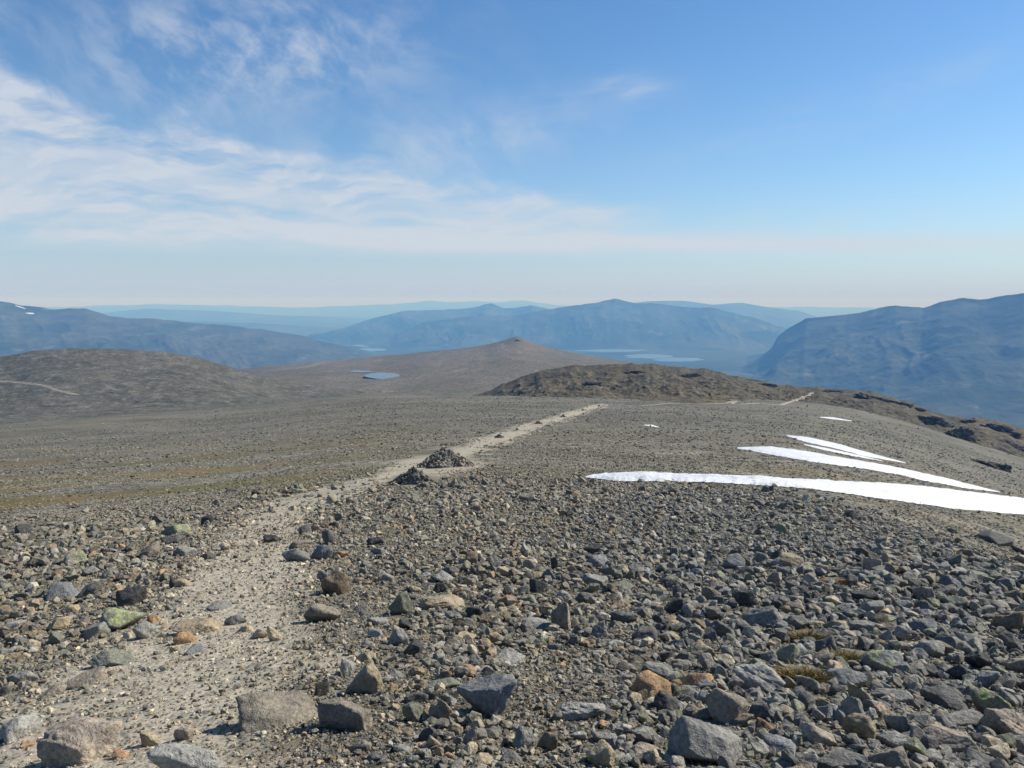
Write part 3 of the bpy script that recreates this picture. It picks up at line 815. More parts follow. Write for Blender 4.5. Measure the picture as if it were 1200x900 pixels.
# --- further individual rocks, told apart by tone, shape and the rock or tuft they lie beside
LAND = [(97, 874, 'the pinkish corner boulder'), (325, 834, 'the biggest brownish path boulder'), (405, 840, 'the rounded brownish boulder'), (143, 727, 'the broad greenish lichen rock'), (75, 693, 'the bluish domed rock'),
        (90, 656, 'the yellow lichen stone'), (393, 687, 'the tall brown block'), (379, 720, 'the black faced brownish block'), (427, 800, 'the square tan slab'), (517, 835, 'the tan cube'),
        (570, 820, 'the big bluish boulder'), (680, 830, 'the flat pale slab'), (762, 805, 'the long rusty boulder'), (827, 872, 'the massive grey boulder'), (850, 832, 'the pinkish tan boulder'),
        (515, 706, 'the long flat tan slab'), (470, 711, 'the upright greenish block'), (657, 727, 'the tall pinkish stone'), (727, 724, 'the wide dark block'), (817, 797, 'the orange pink boulder'), (889, 798, 'the pale flat topped block'),
        (900, 855, 'the brick red stone'), (945, 747, 'the upper grass tuft'), (993, 768, 'the right grass tuft'), (1034, 778, 'the lichen topped rock'), (1010, 818, 'the rounded tan rock'), (1006, 856, 'the tan pink wedge'),
        (1160, 828, 'the green lichen boulder'), (1185, 850, 'the large edge boulder'), (1105, 820, 'the long dark boulder'), (1115, 868, 'the flat reddish slab'), (1180, 730, 'the dark brown edge rock'), (893, 725, 'the broad grey slab'),
        (980, 682, 'the orange grass tuft'), (1045, 668, 'the reddish moss tuft'), (1163, 632, 'the long dark rock below the snow'), (916, 622, 'the pale green lichen stone'), (641, 872, 'the brown cube'), (704, 887, 'the tan bottom wedge'),
        (552, 657, 'the brown ochre topped stone'), (693, 645, 'the farthest black stone'), (347, 653, 'the grey heap block'), (985, 893, 'the dark domed boulder')]
used = {h[7] for h in HAND}
SH = {'flat': (.34, .55), 'blocky': (.62, .85), 'angular': (.5, .7), 'upright': (.95, 1.3)}
def auto_label(px, py, w, tone, shape, name, exp):
    cand = sorted(LAND, key=lambda q: math.hypot(q[0] - px, (q[1] - py) * 1.3))[:6]
    size = 'large' if w > exp * 1.25 else ('small' if w < exp * .85 else 'medium')
    for q in cand:
        dx, dy = px - q[0], py - q[1]
        dist = math.hypot(dx, dy * 1.3)
        near = 'touching' if dist < 32 else ('close' if dist < 70 else ('some way' if dist < 150 else 'far'))
        a = math.degrees(math.atan2(dy * 1.3, dx)) % 360
        rel = ['right of', 'below right of', 'below', 'below left of', 'left of', 'above left of', 'above', 'above right of'][int(((a + 22.5) % 360) // 45)]
        pre = '' if near == 'touching' else near + ' '
        for l in (f'{tone} {shape} stone {pre}{rel} {q[2]}', f'{size} {tone} {shape} stone {pre}{rel} {q[2]}'):
            if l not in used and len(l.split()) <= 16:
                used.add(l); return l
    return None

target = 300
tries = 0
g = np.random.default_rng(99)
while rock_count < target and tries < 60000:
    tries += 1
    zone = g.random()
    if zone < .80:
        px = 1200 - 800 * g.random() ** 1.25; py = 640 + 255 * g.random() ** .75
    elif zone < .92:
        px = g.uniform(0, 170); py = g.uniform(640, 860)
    else:
        px = g.uniform(390, 620); py = g.uniform(640, 880)
    edgeL = np.interp(py, _py, _pl) - 4; edgeR = np.interp(py, _py, _pr) + 8
    if edgeL < px < edgeR: continue
    exp = 13 + (py - 640) * .078
    if px > 760: exp *= 1.4
    if px < 380: exp *= .82
    w = exp * float(np.clip(g.lognormal(0, .28), .75, 2.0))
    shape = g.choice(list(SH), p=[.36, .26, .32, .06])
    f = g.uniform(*SH[shape]); h = w * f
    if any(abs(px - q[0]) < (w + q[2]) * .46 and abs(py - q[1]) < (h + q[3]) * .46 for q in placed): continue
    if any(abs(px - a) < 20 and abs(py - b_) < 11 for a, b_ in ((945, 747), (993, 770), (940, 790), (980, 682), (1045, 668))): continue
    if 600 < px < 740 and 760 < py < 860: continue        # fine gravel here
    if px > 780: tone = g.choice(['dark grey', 'grey', 'bluish grey', 'blackish', 'brownish grey', 'greenish grey', 'pinkish grey', 'tan'], p=[.24, .22, .17, .09, .1, .06, .07, .05])
    elif px > 400: tone = g.choice(['dark grey', 'grey', 'bluish grey', 'brownish grey', 'tan', 'greenish grey', 'pale grey', 'pinkish grey', 'rusty'], p=[.17, .22, .11, .16, .12, .08, .07, .05, .02])
    else: tone = g.choice(['grey', 'greenish grey', 'brownish grey', 'tan', 'dark grey', 'pale grey'], p=[.28, .2, .18, .12, .12, .1])
    l = auto_label(px, py, w, tone, shape, 'rock', exp)
    if l is None: continue
    add_rock(px, py, w, h, str(tone), 0, 'rock', l, 'loose rocks on the stony slope', shape=shape)
print('rocks', rock_count, 'tries', tries)

# ------------------------------------------------------------------ stuff: rubble, gravel
def hull_proto(seed, n, bev=0.0):
    g = np.random.default_rng(seed)
    P = g.normal(size=(n, 3)); P /= np.linalg.norm(P, axis=1)[:, None]
    P *= g.uniform(.8, 1.1, (n, 1))
    bm = bmesh.new(); vs = [bm.verts.new(p) for p in P]
    ret = bmesh.ops.convex_hull(bm, input=vs)
    bmesh.ops.delete(bm, geom=[e for e in ret['geom_interior'] if isinstance(e, bmesh.types.BMVert)], context='VERTS')
    bmesh.ops.dissolve_limit(bm, angle_limit=R(14), verts=bm.verts[:], edges=bm.edges[:])
    if bev: bmesh.ops.bevel(bm, geom=bm.edges[:], offset=bev, segments=1, affect='EDGES', clamp_overlap=True)
    bmesh.ops.triangulate(bm, faces=bm.faces[:])
    bm.normal_update(); bm.verts.index_update()
    V = np.array([v.co[:] for v in bm.verts]); F = np.array([[v.index for v in f.verts] for f in bm.faces]); bm.free()
    V = (V - (V.max(0) + V.min(0)) / 2) / ((V.max(0) - V.min(0)) / 2)
    return V, F
PRO_HI = [hull_proto(200 + i, 13 + i % 5, .085) for i in range(26)]
PRO_MID = [hull_proto(300 + i, 11 + i % 5) for i in range(26)]
PRO_LO = [hull_proto(400 + i, 8 + i % 3) for i in range(20)]

def stones_mesh(name, items, protos, g):
    """items: x,y,z,size,(lift) arrays -> one mesh"""
    x, y, z, s, tone, flat, tilt = items
    n = len(x); pid = g.integers(0, len(protos), n)
    Vs, Fs, Cs = [], [], []; off = 0
    for k, (PV, PF) in enumerate(protos):
        idx = np.where(pid == k)[0]
        if not len(idx): continue
        m = len(idx)
        sc3 = np.stack([np.ones(m), g.uniform(.6, 1.0, m), flat[idx]], -1) * (s[idx] / 2)[:, None]
        P = PV[None] * sc3[:, None, :]
        az = g.uniform(0, 2 * math.pi, m); tx = g.normal(0, 1, m) * tilt[idx]; ty = g.normal(0, 1, m) * tilt[idx]
        c, sn = np.cos(tx), np.sin(tx)
        P = np.stack([P[..., 0], P[..., 1] * c[:, None] - P[..., 2] * sn[:, None], P[..., 1] * sn[:, None] + P[..., 2] * c[:, None]], -1)
        c, sn = np.cos(ty), np.sin(ty)
        P = np.stack([P[..., 0] * c[:, None] + P[..., 2] * sn[:, None], P[..., 1], -P[..., 0] * sn[:, None] + P[..., 2] * c[:, None]], -1)
        c, sn = np.cos(az), np.sin(az)
        P = np.stack([P[..., 0] * c[:, None] - P[..., 1] * sn[:, None], P[..., 0] * sn[:, None] + P[..., 1] * c[:, None], P[..., 2]], -1)
        P = P + np.stack([x[idx], y[idx], z[idx]], -1)[:, None, :]
        Vs.append(P.reshape(-1, 3)); nv = len(PV)
        Fs.append((PF[None] + (off + np.arange(m) * nv)[:, None, None]).reshape(-1, 3)); off += m * nv
        Cs.append(np.repeat(tone[idx], nv, axis=0))
    me = make_mesh(name, np.concatenate(Vs), np.concatenate(Fs), smooth=False)
    attr_c(me, 'tone', np.concatenate(Cs))
    return me

PAL_R = np.array([(.095, .096, .097), (.13, .13, .128), (.175, .174, .168), (.15, .16, .168), (.21, .205, .19), (.2, .175, .14), (.16, .17, .13), (.26, .235, .19), (.24, .19, .15)])
PAL_R = PAL_R * 1.3
PW_R = np.array([.18, .2, .2, .12, .12, .07, .06, .03, .02])
PAL_L = np.array([(.14, .138, .13), (.2, .195, .18), (.25, .24, .215), (.2, .205, .165), (.27, .235, .175), (.34, .30, .23), (.22, .175, .125), (.31, .22, .14), (.38, .36, .32)])
PW_L = np.array([.12, .2, .17, .14, .14, .1, .06, .03, .04])
PAL_P = np.array([(.36, .325, .26), (.42, .38, .31), (.47, .43, .36), (.29, .265, .22), (.52, .49, .42), (.40, .32, .235), (.19, .18, .16)])
PW_P = np.array([.24, .24, .16, .16, .07, .07, .06])

def scatter(r0, r1, amax, cover, smin_px, smin, smax_px, smax, power, g):
    """random stones on the ground between two distances, in even shares of area"""
    X, Y, S = [], [], []
    edges = np.exp(np.linspace(math.log(r0), math.log(r1), max(2, int(math.log(r1 / r0) / .08))))
    for a, b_ in zip(edges[:-1], edges[1:]):
        rm = (a + b_) / 2
        lo = max(smin, smin_px * rm / FPX); hi = min(smax, smax_px * rm / FPX)
        if hi <= lo * 1.05: hi = lo * 1.5
        u = g.random(4000); k = 1 - power
        s = (lo ** k + u * (hi ** k - lo ** k)) ** (1 / k)
        n = int(cover * amax * (b_ * b_ - a * a) / np.mean(s * s * .62))
        u = g.random(n)
        S.append((lo ** k + u * (hi ** k - lo ** k)) ** (1 / k))
        rr = np.sqrt(a * a + g.random(n) * (b_ * b_ - a * a)); th = (g.random(n) * 2 - 1) * amax
        X.append(rr * np.sin(th)); Y.append(rr * np.cos(th))
    return np.concatenate(X), np.concatenate(Y), np.concatenate(S)

def tones(x, y, p, g):
    n = len(x)
    cR = PAL_R[g.choice(len(PAL_R), n, p=PW_R / PW_R.sum())]; cL = PAL_L[g.choice(len(PAL_L), n, p=PW_L / PW_L.sum())]; cP = PAL_P[g.choice(len(PAL_P), n, p=PW_P / PW_P.sum())]
    r = np.hypot(x, y)
    a = x / np.maximum(y, .3)
    right = sstep(.02, .30, a + .12 * fbm2(x / 2.2, y / 2.2, 3, 131)) * (1 - .55 * sstep(18, 45, r))
    c = np.where((g.random(n) < right)[:, None], cR, cL)
    c = np.where((g.random(n) < p * .85)[:, None], cP, c)
    far = sstep(22, 60, r)[:, None]
    c = c * (1 - .6 * far) + (np.array([.20, .19, .165]) + np.clip(grass_amt(x, y), 0, 1)[:, None] * np.array([-.03, -.025, -.06])) * .6 * far
    return c * (g.uniform(.62, 1.42, (n, 1)) * (1 - .5 * far) + .5 * far) * np.array([1.05, 1.0, .90])

def field(name, kind_fn, protos, args, seed, label, lift=.2, tilt=.35):
    g = np.random.default_rng(seed)
    x, y, s = scatter(*args, g)
    z = H(x, y)
    p = pathness(x, y, z)
    keep = kind_fn(x, y, z, s, p, g)
    x, y, z, s, p = x[keep], y[keep], z[keep], s[keep], p[keep]
    flat = g.uniform(.38, .85, len(x)) * (1 - .45 * sstep(22, 60, np.hypot(x, y)))
    tl = np.where(s > .08, tilt * 1.3, tilt) * g.uniform(.3, 1.2, len(x))
    z = z + np.where(p > .05, .003 + .0007 * np.hypot(x, y), 0)
    zc = z + s * flat * .5 * (lift * 2) + np.where(g.random(len(x)) < .2 * (1 - p), s * .25, 0)
    me = stones_mesh(name, (x, y, zc, s, tones(x, y, p, g), flat, tl), protos, g)
    o = add_obj(name, me, M_stone, 'stuff', label)
    print(name, len(x), len(me.polygons))
    return o

AM = R(41)
def clump(x, y, L, seed): return sstep(-.35, .25, fbm2(x / L, y / (L * .7), 4, seed))
def coarse(px, py):
    """where stones run larger (right boulder field and middle band) -> 0..1"""
    left = .5 * (1 - sstep(150, 260, px)) * sstep(590, 630, py) * (1 - sstep(740, 800, py))
    return np.clip(left + sstep(400, 600, px) * sstep(610, 680, py) * (1 - .8 * (sstep(560, 610, px) * (1 - sstep(700, 760, px)) * sstep(740, 770, py))), 0, 1)

def k_rubble(x, y, z, s, p, g):
    px, py = project(x, y, z)
    spx = s / np.hypot(x, y) * FPX
    c = coarse(px, py)
    lim = 8 + c * (10 + 8 * sstep(690, 880, py)) + 2 * sstep(700, 880, py)
    ok = spx < lim
    ok &= g.random(len(x)) < (1 - .95 * np.clip(p * 1.05, 0, 1))
    r = np.hypot(x, y)
    ok &= g.random(len(x)) < 1 - .9 * sstep(18, 40, r)
    ok &= ~blocked(px, py, g)
    ok &= ~((spx > 5) & on_rock(px, py))
    return ok
def k_blocks(x, y, z, s, p, g):
    px, py = project(x, y, z)
    return k_rubble(x, y, z, s, p, g) & (g.random(len(x)) < coarse(px, py))
TUFTS = ((945, 745, 22, 9), (993, 769, 30, 9), (943, 789, 32, 10), (980, 681, 22, 5), (1046, 668, 14, 5), (1133, 654, 18, 5))
_PL = np.array(placed)
def on_rock(px, py):
    b = np.zeros(len(px), bool)
    for a, c, w, h in _PL: b |= ((px - a) / (w * .5)) ** 2 + ((py - c) / (h * .52)) ** 2 < 1
    return b
def blocked(px, py, g):
    b = np.zeros(len(px), bool)
    for a, c, w, h in TUFTS: b |= ((px - a) / w) ** 2 + ((py - c) / h) ** 2 < 1
    for a, c, w, h in ((521, 537, 36, 14), (486, 560, 30, 11)): b |= ((px - a) / w) ** 2 + ((py - c) / h) ** 2 < 1
    for xs, yt, yb in SNOWS:
        t = np.interp(px, xs, yt, left=9999, right=9999); u = np.interp(px, xs, yb, left=-9999, right=-9999)
        b |= (py > t - 1) & (py < u + .5) & (g.random(len(px)) > .03)
    return b
def k_gravel(x, y, z, s, p, g):
    px, py = project(x, y, z)
    return (g.random(len(x)) < (.6 - .36 * p) * np.where(p > .4, np.clip(1.5 - s / np.hypot(x, y) * FPX * .22, .12, 1), 1)) & ~blocked(px, py, g)
field('rubble', k_rubble, PRO_HI, (2.1, 9.5, AM, .62, 6.0, .02, 19, .16, 2.1), 1, 'loose broken grey stones covering the near slope', .22, .4)
def k_sparse(x, y, z, s, p, g):
    px, py = project(x, y, z)
    return (g.random(len(x)) < (.15 + .85 * clump(x, y, 5, 151)) * (1 - .9 * p)) & ~blocked(px, py, g)
field('rubble', k_sparse, PRO_HI, (9, 45, AM, .07, 6.0, .06, 13, .5, 2.0), 8, 'scattered larger stones standing out of the finer cover', .3, .45)
field('rubble', k_blocks, PRO_HI, (2.4, 17, AM, .75, 10.0, .03, 27, .34, 1.3), 6, 'bigger loose blocks packed among the stones of the right slope', .3, .5)
field('rubble', k_rubble, PRO_MID, (9.5, 40, AM, .62, 3.6, .03, 18, .36, 2.1), 2, 'loose broken grey stones covering the slope farther down', .2, .35)
def k_far(x, y, z, s, p, g):
    r = np.hypot(x, y); px, py = project(x, y, z)
    return (g.random(len(x)) < (1 - .95 * np.clip(p * 1.1, 0, 1)) * (1 - .65 * np.clip(grass_amt(x, y), 0, 1)) * (.25 + .75 * clump(x, y, 9, 141)) * (.25 + .75 * sstep(17, 34, r)) * (1 - .5 * sstep(30, 80, r)) * (1 - .35 * sstep(80, 180, r)) * (1 - sstep(300, 500, r))) & ~blocked(px, py, g)
field('rubble', k_far, PRO_LO, (16, 480, R(40), .36, 1.7, .09, 4.4, .8, 2.3), 3, 'thinner cover of grey stones on the open slope toward the cairns', .18, .3)
field('gravel', k_gravel, PRO_MID, (2.1, 6.5, AM, .5, 2.6, .008, 6.0, .04, 2.1), 4, 'fine tan and grey gravel on the path and between the near stones', .25, .45)
field('gravel', k_gravel, PRO_LO, (6.5, 26, AM, .34, 2.2, .015, 4.2, .06, 2.1), 5, 'fine gravel on the upper path and between the stones', .25, .4)
print('stuff done')

# ------------------------------------------------------------------ cairns
def cairn(px, py, w, h, label, n, tone=(.17, .155, .135), group='cairns along the path', seed=0):
    g = np.random.default_rng(500 + seed)
    hp = hit(px, py + h * .42); p = hp[0]; sl = hp[1]
    Rb = w * sl / FPX / 2; Hh = h * sl / FPX * 1.05
    u = .93 * np.sqrt(g.random(n)); th = g.uniform(0, 2 * math.pi, n)
    lob = 1 + .18 * np.sin(th * 2 + seed) + .1 * np.sin(th * 3 + 2 * seed)
    rr = u * Rb * lob
    prof = np.clip(1 - u, 0, 1) ** .9
    s = np.minimum(g.lognormal(-.2, .4, n), 2.2) * max(Rb * (.24 if n < 100 else .14), .1) * (1 - .2 * u)
    x = rr * np.cos(th); y = rr * np.sin(th) * .8
    z = Hh * prof * g.uniform(.9, 1.0, n) - s * .45
    gz = H(p.x + x, p.y + y) - p.z
    z = z + gz
    # solid core of the heap
    c = np.array(tone)[None] * g.uniform(.65, 1.35, (n, 1)) * np.array([[1.0, .98, .93]]) ** g.uniform(0, 2, (n, 1))
    me = stones_mesh('cairn', (x, y, z, s, c, g.uniform(.5, .9, n), np.full(n, .6)), PRO_MID, g)
    o = add_obj('cairn', me, M_stone, None, label, 'cairn', group)
    o.location = p
    # buried core so that no light shows through the heap
    bm = bmesh.new(); bmesh.ops.create_cone(bm, cap_ends=True, segments=18, radius1=Rb * .86, radius2=Rb * .05, depth=Hh * .86)
    for v in bm.verts:
        v.co.y *= .8; v.co.z += Hh * .40
        v.co += Vector(g.normal(0, .03 * Rb, 3).tolist())
    me2 = bpy.data.meshes.new('core'); bm.to_mesh(me2); bm.free()
    attr_c(me2, 'tone', np.tile(np.array(tone) * .8, (len(me2.vertices), 1)))
    add_obj('core', me2, M_stone, parent=o)
    return o
cairn(521, 536, 62, 25, 'larger of the two big stone cairns, behind the other beside the path', 420, (.30, .27, .225), seed=1)
cairn(485, 558, 50, 21, 'nearer and darker of the two big stone cairns beside the path', 330, (.215, .20, .172), seed=2)
cairn(585, 511, 13, 6, 'small low cairn nearest beyond the two big cairns', 60, seed=3)
cairn(606, 503, 7, 4, 'second small cairn beyond the big cairns, on the pale path', 30, seed=4)
cairn(631, 495.5, 15, 5, 'wide reddish small cairn in the middle of the far path', 96, (.18, .145, .12), seed=5)
cairn(660, 487.5, 10, 4.5, 'small dark cairn near where the far path narrows', 40, seed=6)
cairn(683, 480.5, 6, 3.2, 'tiny cairn next to last along the far path', 24, seed=7)
cairn(702, 475.5, 6, 3, 'tiny last cairn where the path meets the skyline of the slope', 24, seed=8)

# ------------------------------------------------------------------ outcrops on the right-hand skyline
def outcrop(px, py, w, h, label, seed, trees=None, taper=0):
    hp = hit(px, py + h * .5, trees or GC)
    if hp is None: return
    p = hp[0]; sl = hp[1]
    W = w * sl / FPX; Hh = h * sl / FPX
    P, F = rock_verts(seed, 6, 30, 22, .3)
    o_ = np.abs(fbm3(P * np.array([4.5, 3, 2]) + seed, 5, seed))
    P = P * (1.05 - .7 * o_)[:, None]
    P[:, :2] *= (1 - taper * (P[:, 2:3] + 1) * .5)
    P = P * np.array([W / 2, W * .3, Hh * .85])
    me = make_mesh('rock_outcrop', P, F)
    o = add_obj('rock_outcrop', me, M_crag, None, label, 'rock outcrop', None if trees else 'dark outcrops on the right skyline')
    o.location = (p.x, p.y, p.z - .28 * Hh)
    o.rotation_euler = (0, R(random.uniform(-3, 9)), -math.atan2(p.x, p.y))
M_crag = hill_material('dark_crag', [(.065, .062, .057), (.10, .094, .08), (.14, .125, .095), (.045, .044, .041)], .22, .25)
outcrop(1020, 462, 48, 8, 'long dark outcrop highest on the right skyline', 11)
outcrop(1052, 470, 30, 6, 'small dark outcrop just below the highest one on the right skyline', 12)
outcrop(1090, 488, 44, 12, 'dark outcrop in the middle of the falling right skyline', 13)
outcrop(1118, 503, 44, 18, 'tall dark outcrop with a shaded face lower on the right slope', 14)
outcrop(1165, 497, 50, 9, 'greyish outcrop at the skyline near the right edge', 15)
outcrop(1162, 541, 44, 11, 'dark outcrop lowest on the right slope above the snow', 16)
outcrop(606, 397.5, 15, 4, 'small dark rocky summit knob on the brown heath hill', 18, [heath[1]], .75)
outcrop(896, 449, 28, 5, 'small outcrop at the skyline near where the far path climbs', 17)

outcrop(972, 456, 34, 4, 'thin outcrop on the skyline just right of the upper path end', 21)
outcrop(1140, 492, 24, 5, 'small grey outcrop on the skyline between the middle and edge outcrops', 22)
outcrop(1075, 478, 18, 4, 'tiny dark outcrop on the skyline right of the highest one', 23)
outcrop(1190, 520, 34, 7, 'low outcrop beneath the edge outcrop on the right slope', 24)
outcrop(745, 434, 40, 5, 'dark rock band near the top of the central rocky knoll', 25)
outcrop(812, 437, 34, 6, 'dark rock band on the right shoulder of the central rocky knoll', 26)
outcrop(700, 447, 40, 4, 'long dark rock band low on the front of the central rocky knoll', 27)

# ------------------------------------------------------------------ grass tufts
def tuft_mat(name, a, b_):
    m, n, bs = new_mat(name, .75, .2)
    t = n.attr('tint')
    col = n.mix(t, a, b_)
    link(n, bs, col)
    return m
M_tuft = tuft_mat('dry_grass', (.11, .085, .025), (.30, .22, .075))
M_tuft2 = tuft_mat('orange_grass', (.17, .075, .02), (.36, .19, .06))
M_moss = tuft_mat('red_moss', (.16, .05, .03), (.33, .15, .07))
def tuft(px, py, w, h, mat, name, label, cat, n=900, seed=0):
    g = np.random.default_rng(800 + seed)
    hp = hit(px, py + h * .3); p = hp[0]; sl = hp[1]
    W = w * sl / FPX; L = h * sl / FPX * .85
    ang = g.uniform(0, 6.28, n); rr = np.sqrt(g.random(n))
    keep = rr < .6 + .4 * np.abs(np.sin(ang * 1.5 + seed))
    ang, rr = ang[keep], rr[keep]; n = len(ang)
    bx = rr * np.cos(ang) * W / 2; by = rr * np.sin(ang) * W * .33
    V = np.zeros((n, 6, 3)); F = []
    hgt = L * g.uniform(.45, 1.1, n) * (1 - .35 * rr)
    lean = g.normal(0, .5, (n, 2)) + np.stack([bx, by], -1) / (W / 2) * .5
    wid = L * .035 * g.uniform(.6, 1.4, n)
    aa = g.uniform(0, 3.14, n)
    zb = H(p.x + bx, p.y + by) - p.z
    for k, (t, wf) in enumerate(((0, 1), (.55, .8), (1, .12))):
        cx = bx + lean[:, 0] * hgt * t * t; cy = by + lean[:, 1] * hgt * t * t; cz = zb + hgt * t * (1 - .18 * t) - .01
        for e, sgn in enumerate((-1, 1)):
            V[:, k * 2 + e] = np.stack([cx + sgn * np.cos(aa) * wid * wf, cy + sgn * np.sin(aa) * wid * wf, cz], -1)
    i = np.arange(n)[:, None] * 6
    F = np.concatenate([i + np.array([[0, 1, 3, 2]]), i + np.array([[2, 3, 5, 4]])])
    me = make_mesh(name, V.reshape(-1, 3), F)
    attr_f(me, 'tint', np.repeat(g.random(n), 6))
    o = add_obj(name, me, mat, None, label, cat, 'plants between the boulders')
    o.location = p
    return o
tuft(945, 747, 34, 22, M_tuft, 'grass_tuft', 'dry olive grass tuft just right of the broad grey slab, farthest of three', 'grass tuft', 1000, 1)
tuft(993, 771, 50, 20, M_tuft, 'grass_tuft', 'widest dry grass tuft, left of the rock with the bright lichen patch', 'grass tuft', 1500, 2)
tuft(943, 791, 54, 22, M_tuft, 'grass_tuft', 'dry grass tuft in front of the greenish lichen wedge, nearest of three', 'grass tuft', 1500, 3)
tuft(980, 682, 38, 10, M_tuft2, 'grass_tuft', 'flat orange grass tuft higher up among dark boulders', 'grass tuft', 1000, 4)
tuft(1046, 669, 24, 9, M_moss, 'moss_tuft', 'reddish moss tuft above the dark rock', 'moss', 800, 5)
tuft(1133, 655, 32, 9, M_tuft, 'grass_tuft', 'thin yellowish grass tuft left of the long dark rock near the edge', 'grass tuft', 600, 6)

# ------------------------------------------------------------------ haze
def haze():
    bm = bmesh.new(); bmesh.ops.create_cube(bm, size=1)
    zlo, zhi = min(float(GV[:, 2].min()), VAL - 140) - 1, 150.0
    for v in bm.verts:
        v.co.x *= 132000; v.co.y *= 132000
        v.co.z = zlo if v.co.z < 0 else zhi
    me = bpy.data.meshes.new('haze'); bm.to_mesh(me); bm.free()
    m = bpy.data.materials.new('haze'); m.use_nodes = True
    nt = m.node_tree; nt.nodes.remove(nt.nodes['Principled BSDF'])
    v = nt.nodes.new('ShaderNodeVolumePrincipled')
    v.inputs['Color'].default_value = (.17, .455, 1.0, 1); v.inputs['Absorption Color'].default_value = (1, 1, 1, 1)   # clear mountain air: scatters blue most, absorbs nothing
    v.inputs['Density'].default_value = 9.4e-5
    v.inputs['Anisotropy'].default_value = .0
    nt.links.new(v.outputs[0], nt.nodes['Material Output'].inputs['Volume'])
    add_obj('haze', me, m, 'stuff')
haze()

# ------------------------------------------------------------------ sky and sun
SUN_EL, SUN_AZ = R(40), R(67)
w = bpy.data.worlds.new('World'); sc.world = w; w.use_nodes = True
n = NT(w.node_tree)
bg = w.node_tree.nodes['Background']
sky = n.n.new('ShaderNodeTexSky'); sky.sky_type = 'NISHITA'; sky.sun_disc = False
sky.sun_elevation = SUN_EL; sky.sun_rotation = SUN_AZ; sky.altitude = 0; sky.air_density = 1.0; sky.dust_density = .2; sky.ozone_density = 1.4
D = n.n.new('ShaderNodeTexCoord').outputs['Generated']
dx, dy, dz = n.sep(D)[:3]
yy = n.m('MAXIMUM', dy, .05)
u = n.m('DIVIDE', dx, yy)                                           # tangent of the bearing
hl = n.m('SQRT', n.m('ADD', n.m('MULTIPLY', dx, dx), n.m('MULTIPLY', dy, dy)))
v = n.m('DIVIDE', dz, hl)                                           # tangent of the elevation
X = n.m('MULTIPLY', u, 906.0); Yv = n.m('MULTIPLY', v, 940.0)       # about photo pixels: right of centre, above horizon
UV = n.comb(n.m('DIVIDE', X, 300.0), n.m('DIVIDE', Yv, 300.0), 0.0)
wq = n.noise(UV, 1.3, 4, .55, out='Color')
warp = n.n.new('ShaderNodeVectorMath'); warp.operation = 'MULTIPLY_ADD'
n.put(warp.inputs[0], wq); warp.inputs[1].default_value = (.5, .22, 0); n.put(warp.inputs[2], UV)
W1 = warp.outputs[0]
def aniso(sx, sy, rot):
    mp = n.n.new('ShaderNodeMapping'); mp.inputs['Rotation'].default_value = (0, 0, rot); mp.inputs['Scale'].default_value = (sx, sy, 1)
    # rotate first, then stretch
    mp.inputs['Scale'].default_value = (1, 1, 1)
    n.put(mp.inputs['Vector'], W1)
    return n.vmul(mp.outputs[0], (sx, sy, 1))
st1 = n.noise(aniso(.55, 5.5, R(4)), 1.0, 8, .6)
st2 = n.noise(aniso(1.6, 7.0, R(-9)), 1.7, 8, .62)
st3 = n.noise(aniso(2.2, 3.6, R(28)), 1.3, 8, .62)
def gauss(cx, cy, sx, sy, rot=0.0):
    c, s = math.cos(rot), math.sin(rot)
    a = n.m('SUBTRACT', X, cx); b_ = n.m('SUBTRACT', Yv, cy)
    p = n.m('ADD', n.m('MULTIPLY', a, c / sx), n.m('MULTIPLY', b_, s / sx)); q = n.m('ADD', n.m('MULTIPLY', a, -s / sy), n.m('MULTIPLY', b_, c / sy))
    return n.m('POWER', 2.718, n.m('MULTIPLY', n.m('ADD', n.m('MULTIPLY', p, p), n.m('MULTIPLY', q, q)), -1.0))
# big fan of cirrus on the left, narrowing to the right
q = n.m('DIVIDE', n.m('ADD', X, 600.0), 720.0, clamp=False)
top = n.m('SUBTRACT', 265.0, n.m('MULTIPLY', 150.0, n.m('POWER', n.m('MAXIMUM', q, 0.0), .62)))
Yn = n.m('ADD', Yv, n.m('MULTIPLY', n.m('SUBTRACT', n.noise(aniso(1.0, 2.2, R(12)), 1.6, 7, .6), .5), 120.0))
fan = n.m('MULTIPLY', n.ramp(n.m('SUBTRACT', top, Yn), -8, 24), n.ramp(Yv, 46, 70))
fan = n.m('MULTIPLY', fan, n.ramp(q, .75, 1.2, 1, 0))
tail = gauss(150, 68, 480, 11, R(-1.4)); tail = n.m('MULTIPLY', tail, 1.1)
cl = n.m('MULTIPLY', fan, n.m('ADD', n.ramp(st1, .36, .56, .30, 1.0), n.ramp(st2, .42, .66, -.22, .30)))
cl = n.m('ADD', cl, n.m('MULTIPLY', tail, n.ramp(st1, .25, .55, .5, 1)))
wisps = n.m('ADD', gauss(-300, 275, 175, 62, R(6)), n.m('MULTIPLY', gauss(-585, 285, 40, 30), .3))
wisps = n.m('ADD', wisps, n.m('MULTIPLY', gauss(-130, 165, 200, 40, R(12)), .55))
cl = n.m('ADD', cl, n.m('MULTIPLY', n.m('MULTIPLY', wisps, n.ramp(st3, .38, .68)), 1.0))
sm = n.m('ADD', gauss(125, 245, 42, 12), n.m('ADD', n.m('MULTIPLY', gauss(120, 104, 62, 9), .8), n.m('MULTIPLY', gauss(20, 205, 90, 30, R(10)), .35)))
sm = n.m('ADD', sm, n.m('MULTIPLY', gauss(330, 88, 190, 14), .45))
sm = n.m('ADD', sm, n.m('MULTIPLY', gauss(420, 215, 260, 22, R(12)), .28))
cl = n.m('ADD', cl, n.m('MULTIPLY', n.m('MULTIPLY', sm, n.ramp(st2, .3, .66)), .6))
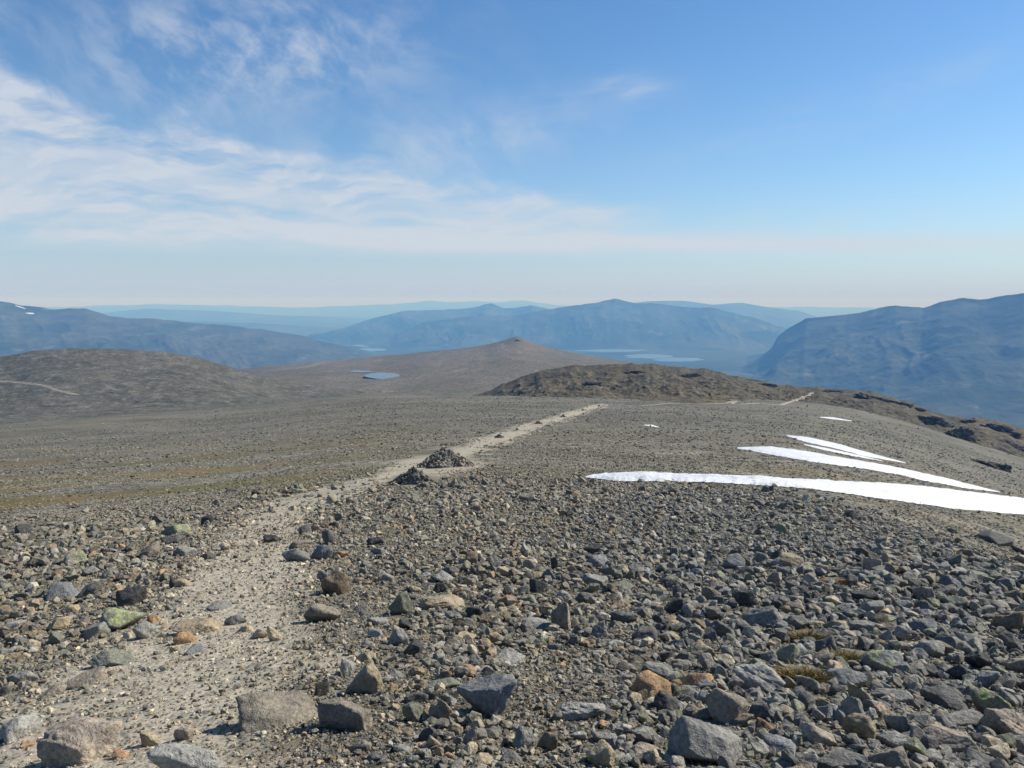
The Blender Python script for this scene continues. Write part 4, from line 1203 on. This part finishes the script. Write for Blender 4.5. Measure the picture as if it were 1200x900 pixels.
cl = n.m('MULTIPLY', n.m('MINIMUM', cl, 1.0), .86)
horizon_tint = n.m('MULTIPLY', n.m('POWER', 2.718, n.m('MULTIPLY', n.m('MAXIMUM', Yv, 0.0), -.012)), .92)      # pale horizon light painted into the sky colour, fading upward
cl = n.m('MULTIPLY', cl, n.ramp(dy, .1, .3)); horizon_tint = n.m('MULTIPLY', horizon_tint, n.ramp(dy, .1, .3))
hs = n.n.new('ShaderNodeHueSaturation'); hs.inputs['Saturation'].default_value = 1.15; n.put(hs.inputs['Color'], sky.outputs[0])
skyc = n.mix(1.0, hs.outputs[0], (.84, 1.09, 1.29), 'MULTIPLY')
col = n.mix(cl, n.mix(horizon_tint, skyc, (4.9, 5.75, 7.7)), (6.6, 7.1, 7.9))
n.put(bg.inputs['Color'], col); bg.inputs['Strength'].default_value = .079

sd = bpy.data.lights.new('sun', 'SUN'); sd.energy = 5.0; sd.angle = R(.53); sd.color = (1, .94, .83)
so = bpy.data.objects.new('sun', sd); COL.objects.link(so)
S = Vector((math.sin(SUN_AZ) * math.cos(SUN_EL), math.cos(SUN_AZ) * math.cos(SUN_EL), math.sin(SUN_EL)))
so.rotation_euler = S.to_track_quat('Z', 'Y').to_euler()
so.location = (40, 10, 60)

# ------------------------------------------------------------------ camera and render settings
cd = bpy.data.cameras.new('camera'); cam = bpy.data.objects.new('camera', cd); COL.objects.link(cam)
cd.sensor_width = 36; cd.lens = 36 * FPX / 1200; cd.clip_start = .05; cd.clip_end = 200000
cam.location = (0, 0, 0); cam.rotation_euler = (math.pi / 2 - PITCH, 0, 0)
sc.camera = cam
sc.view_settings.view_transform = 'Standard'; sc.view_settings.look = 'None'; sc.view_settings.gamma = 1; sc.view_settings.exposure = .3
sc.view_settings.use_curve_mapping = False
sc.render.engine = 'CYCLES'
cy = sc.cycles
cy.max_bounces = 4; cy.diffuse_bounces = 2; cy.glossy_bounces = 2; cy.volume_bounces = 0; cy.transparent_max_bounces = 4
cy.use_denoising = True
try: cy.denoiser = 'OPENIMAGEDENOISE'; cy.denoising_input_passes = 'RGB_ALBEDO_NORMAL'
except Exception: pass
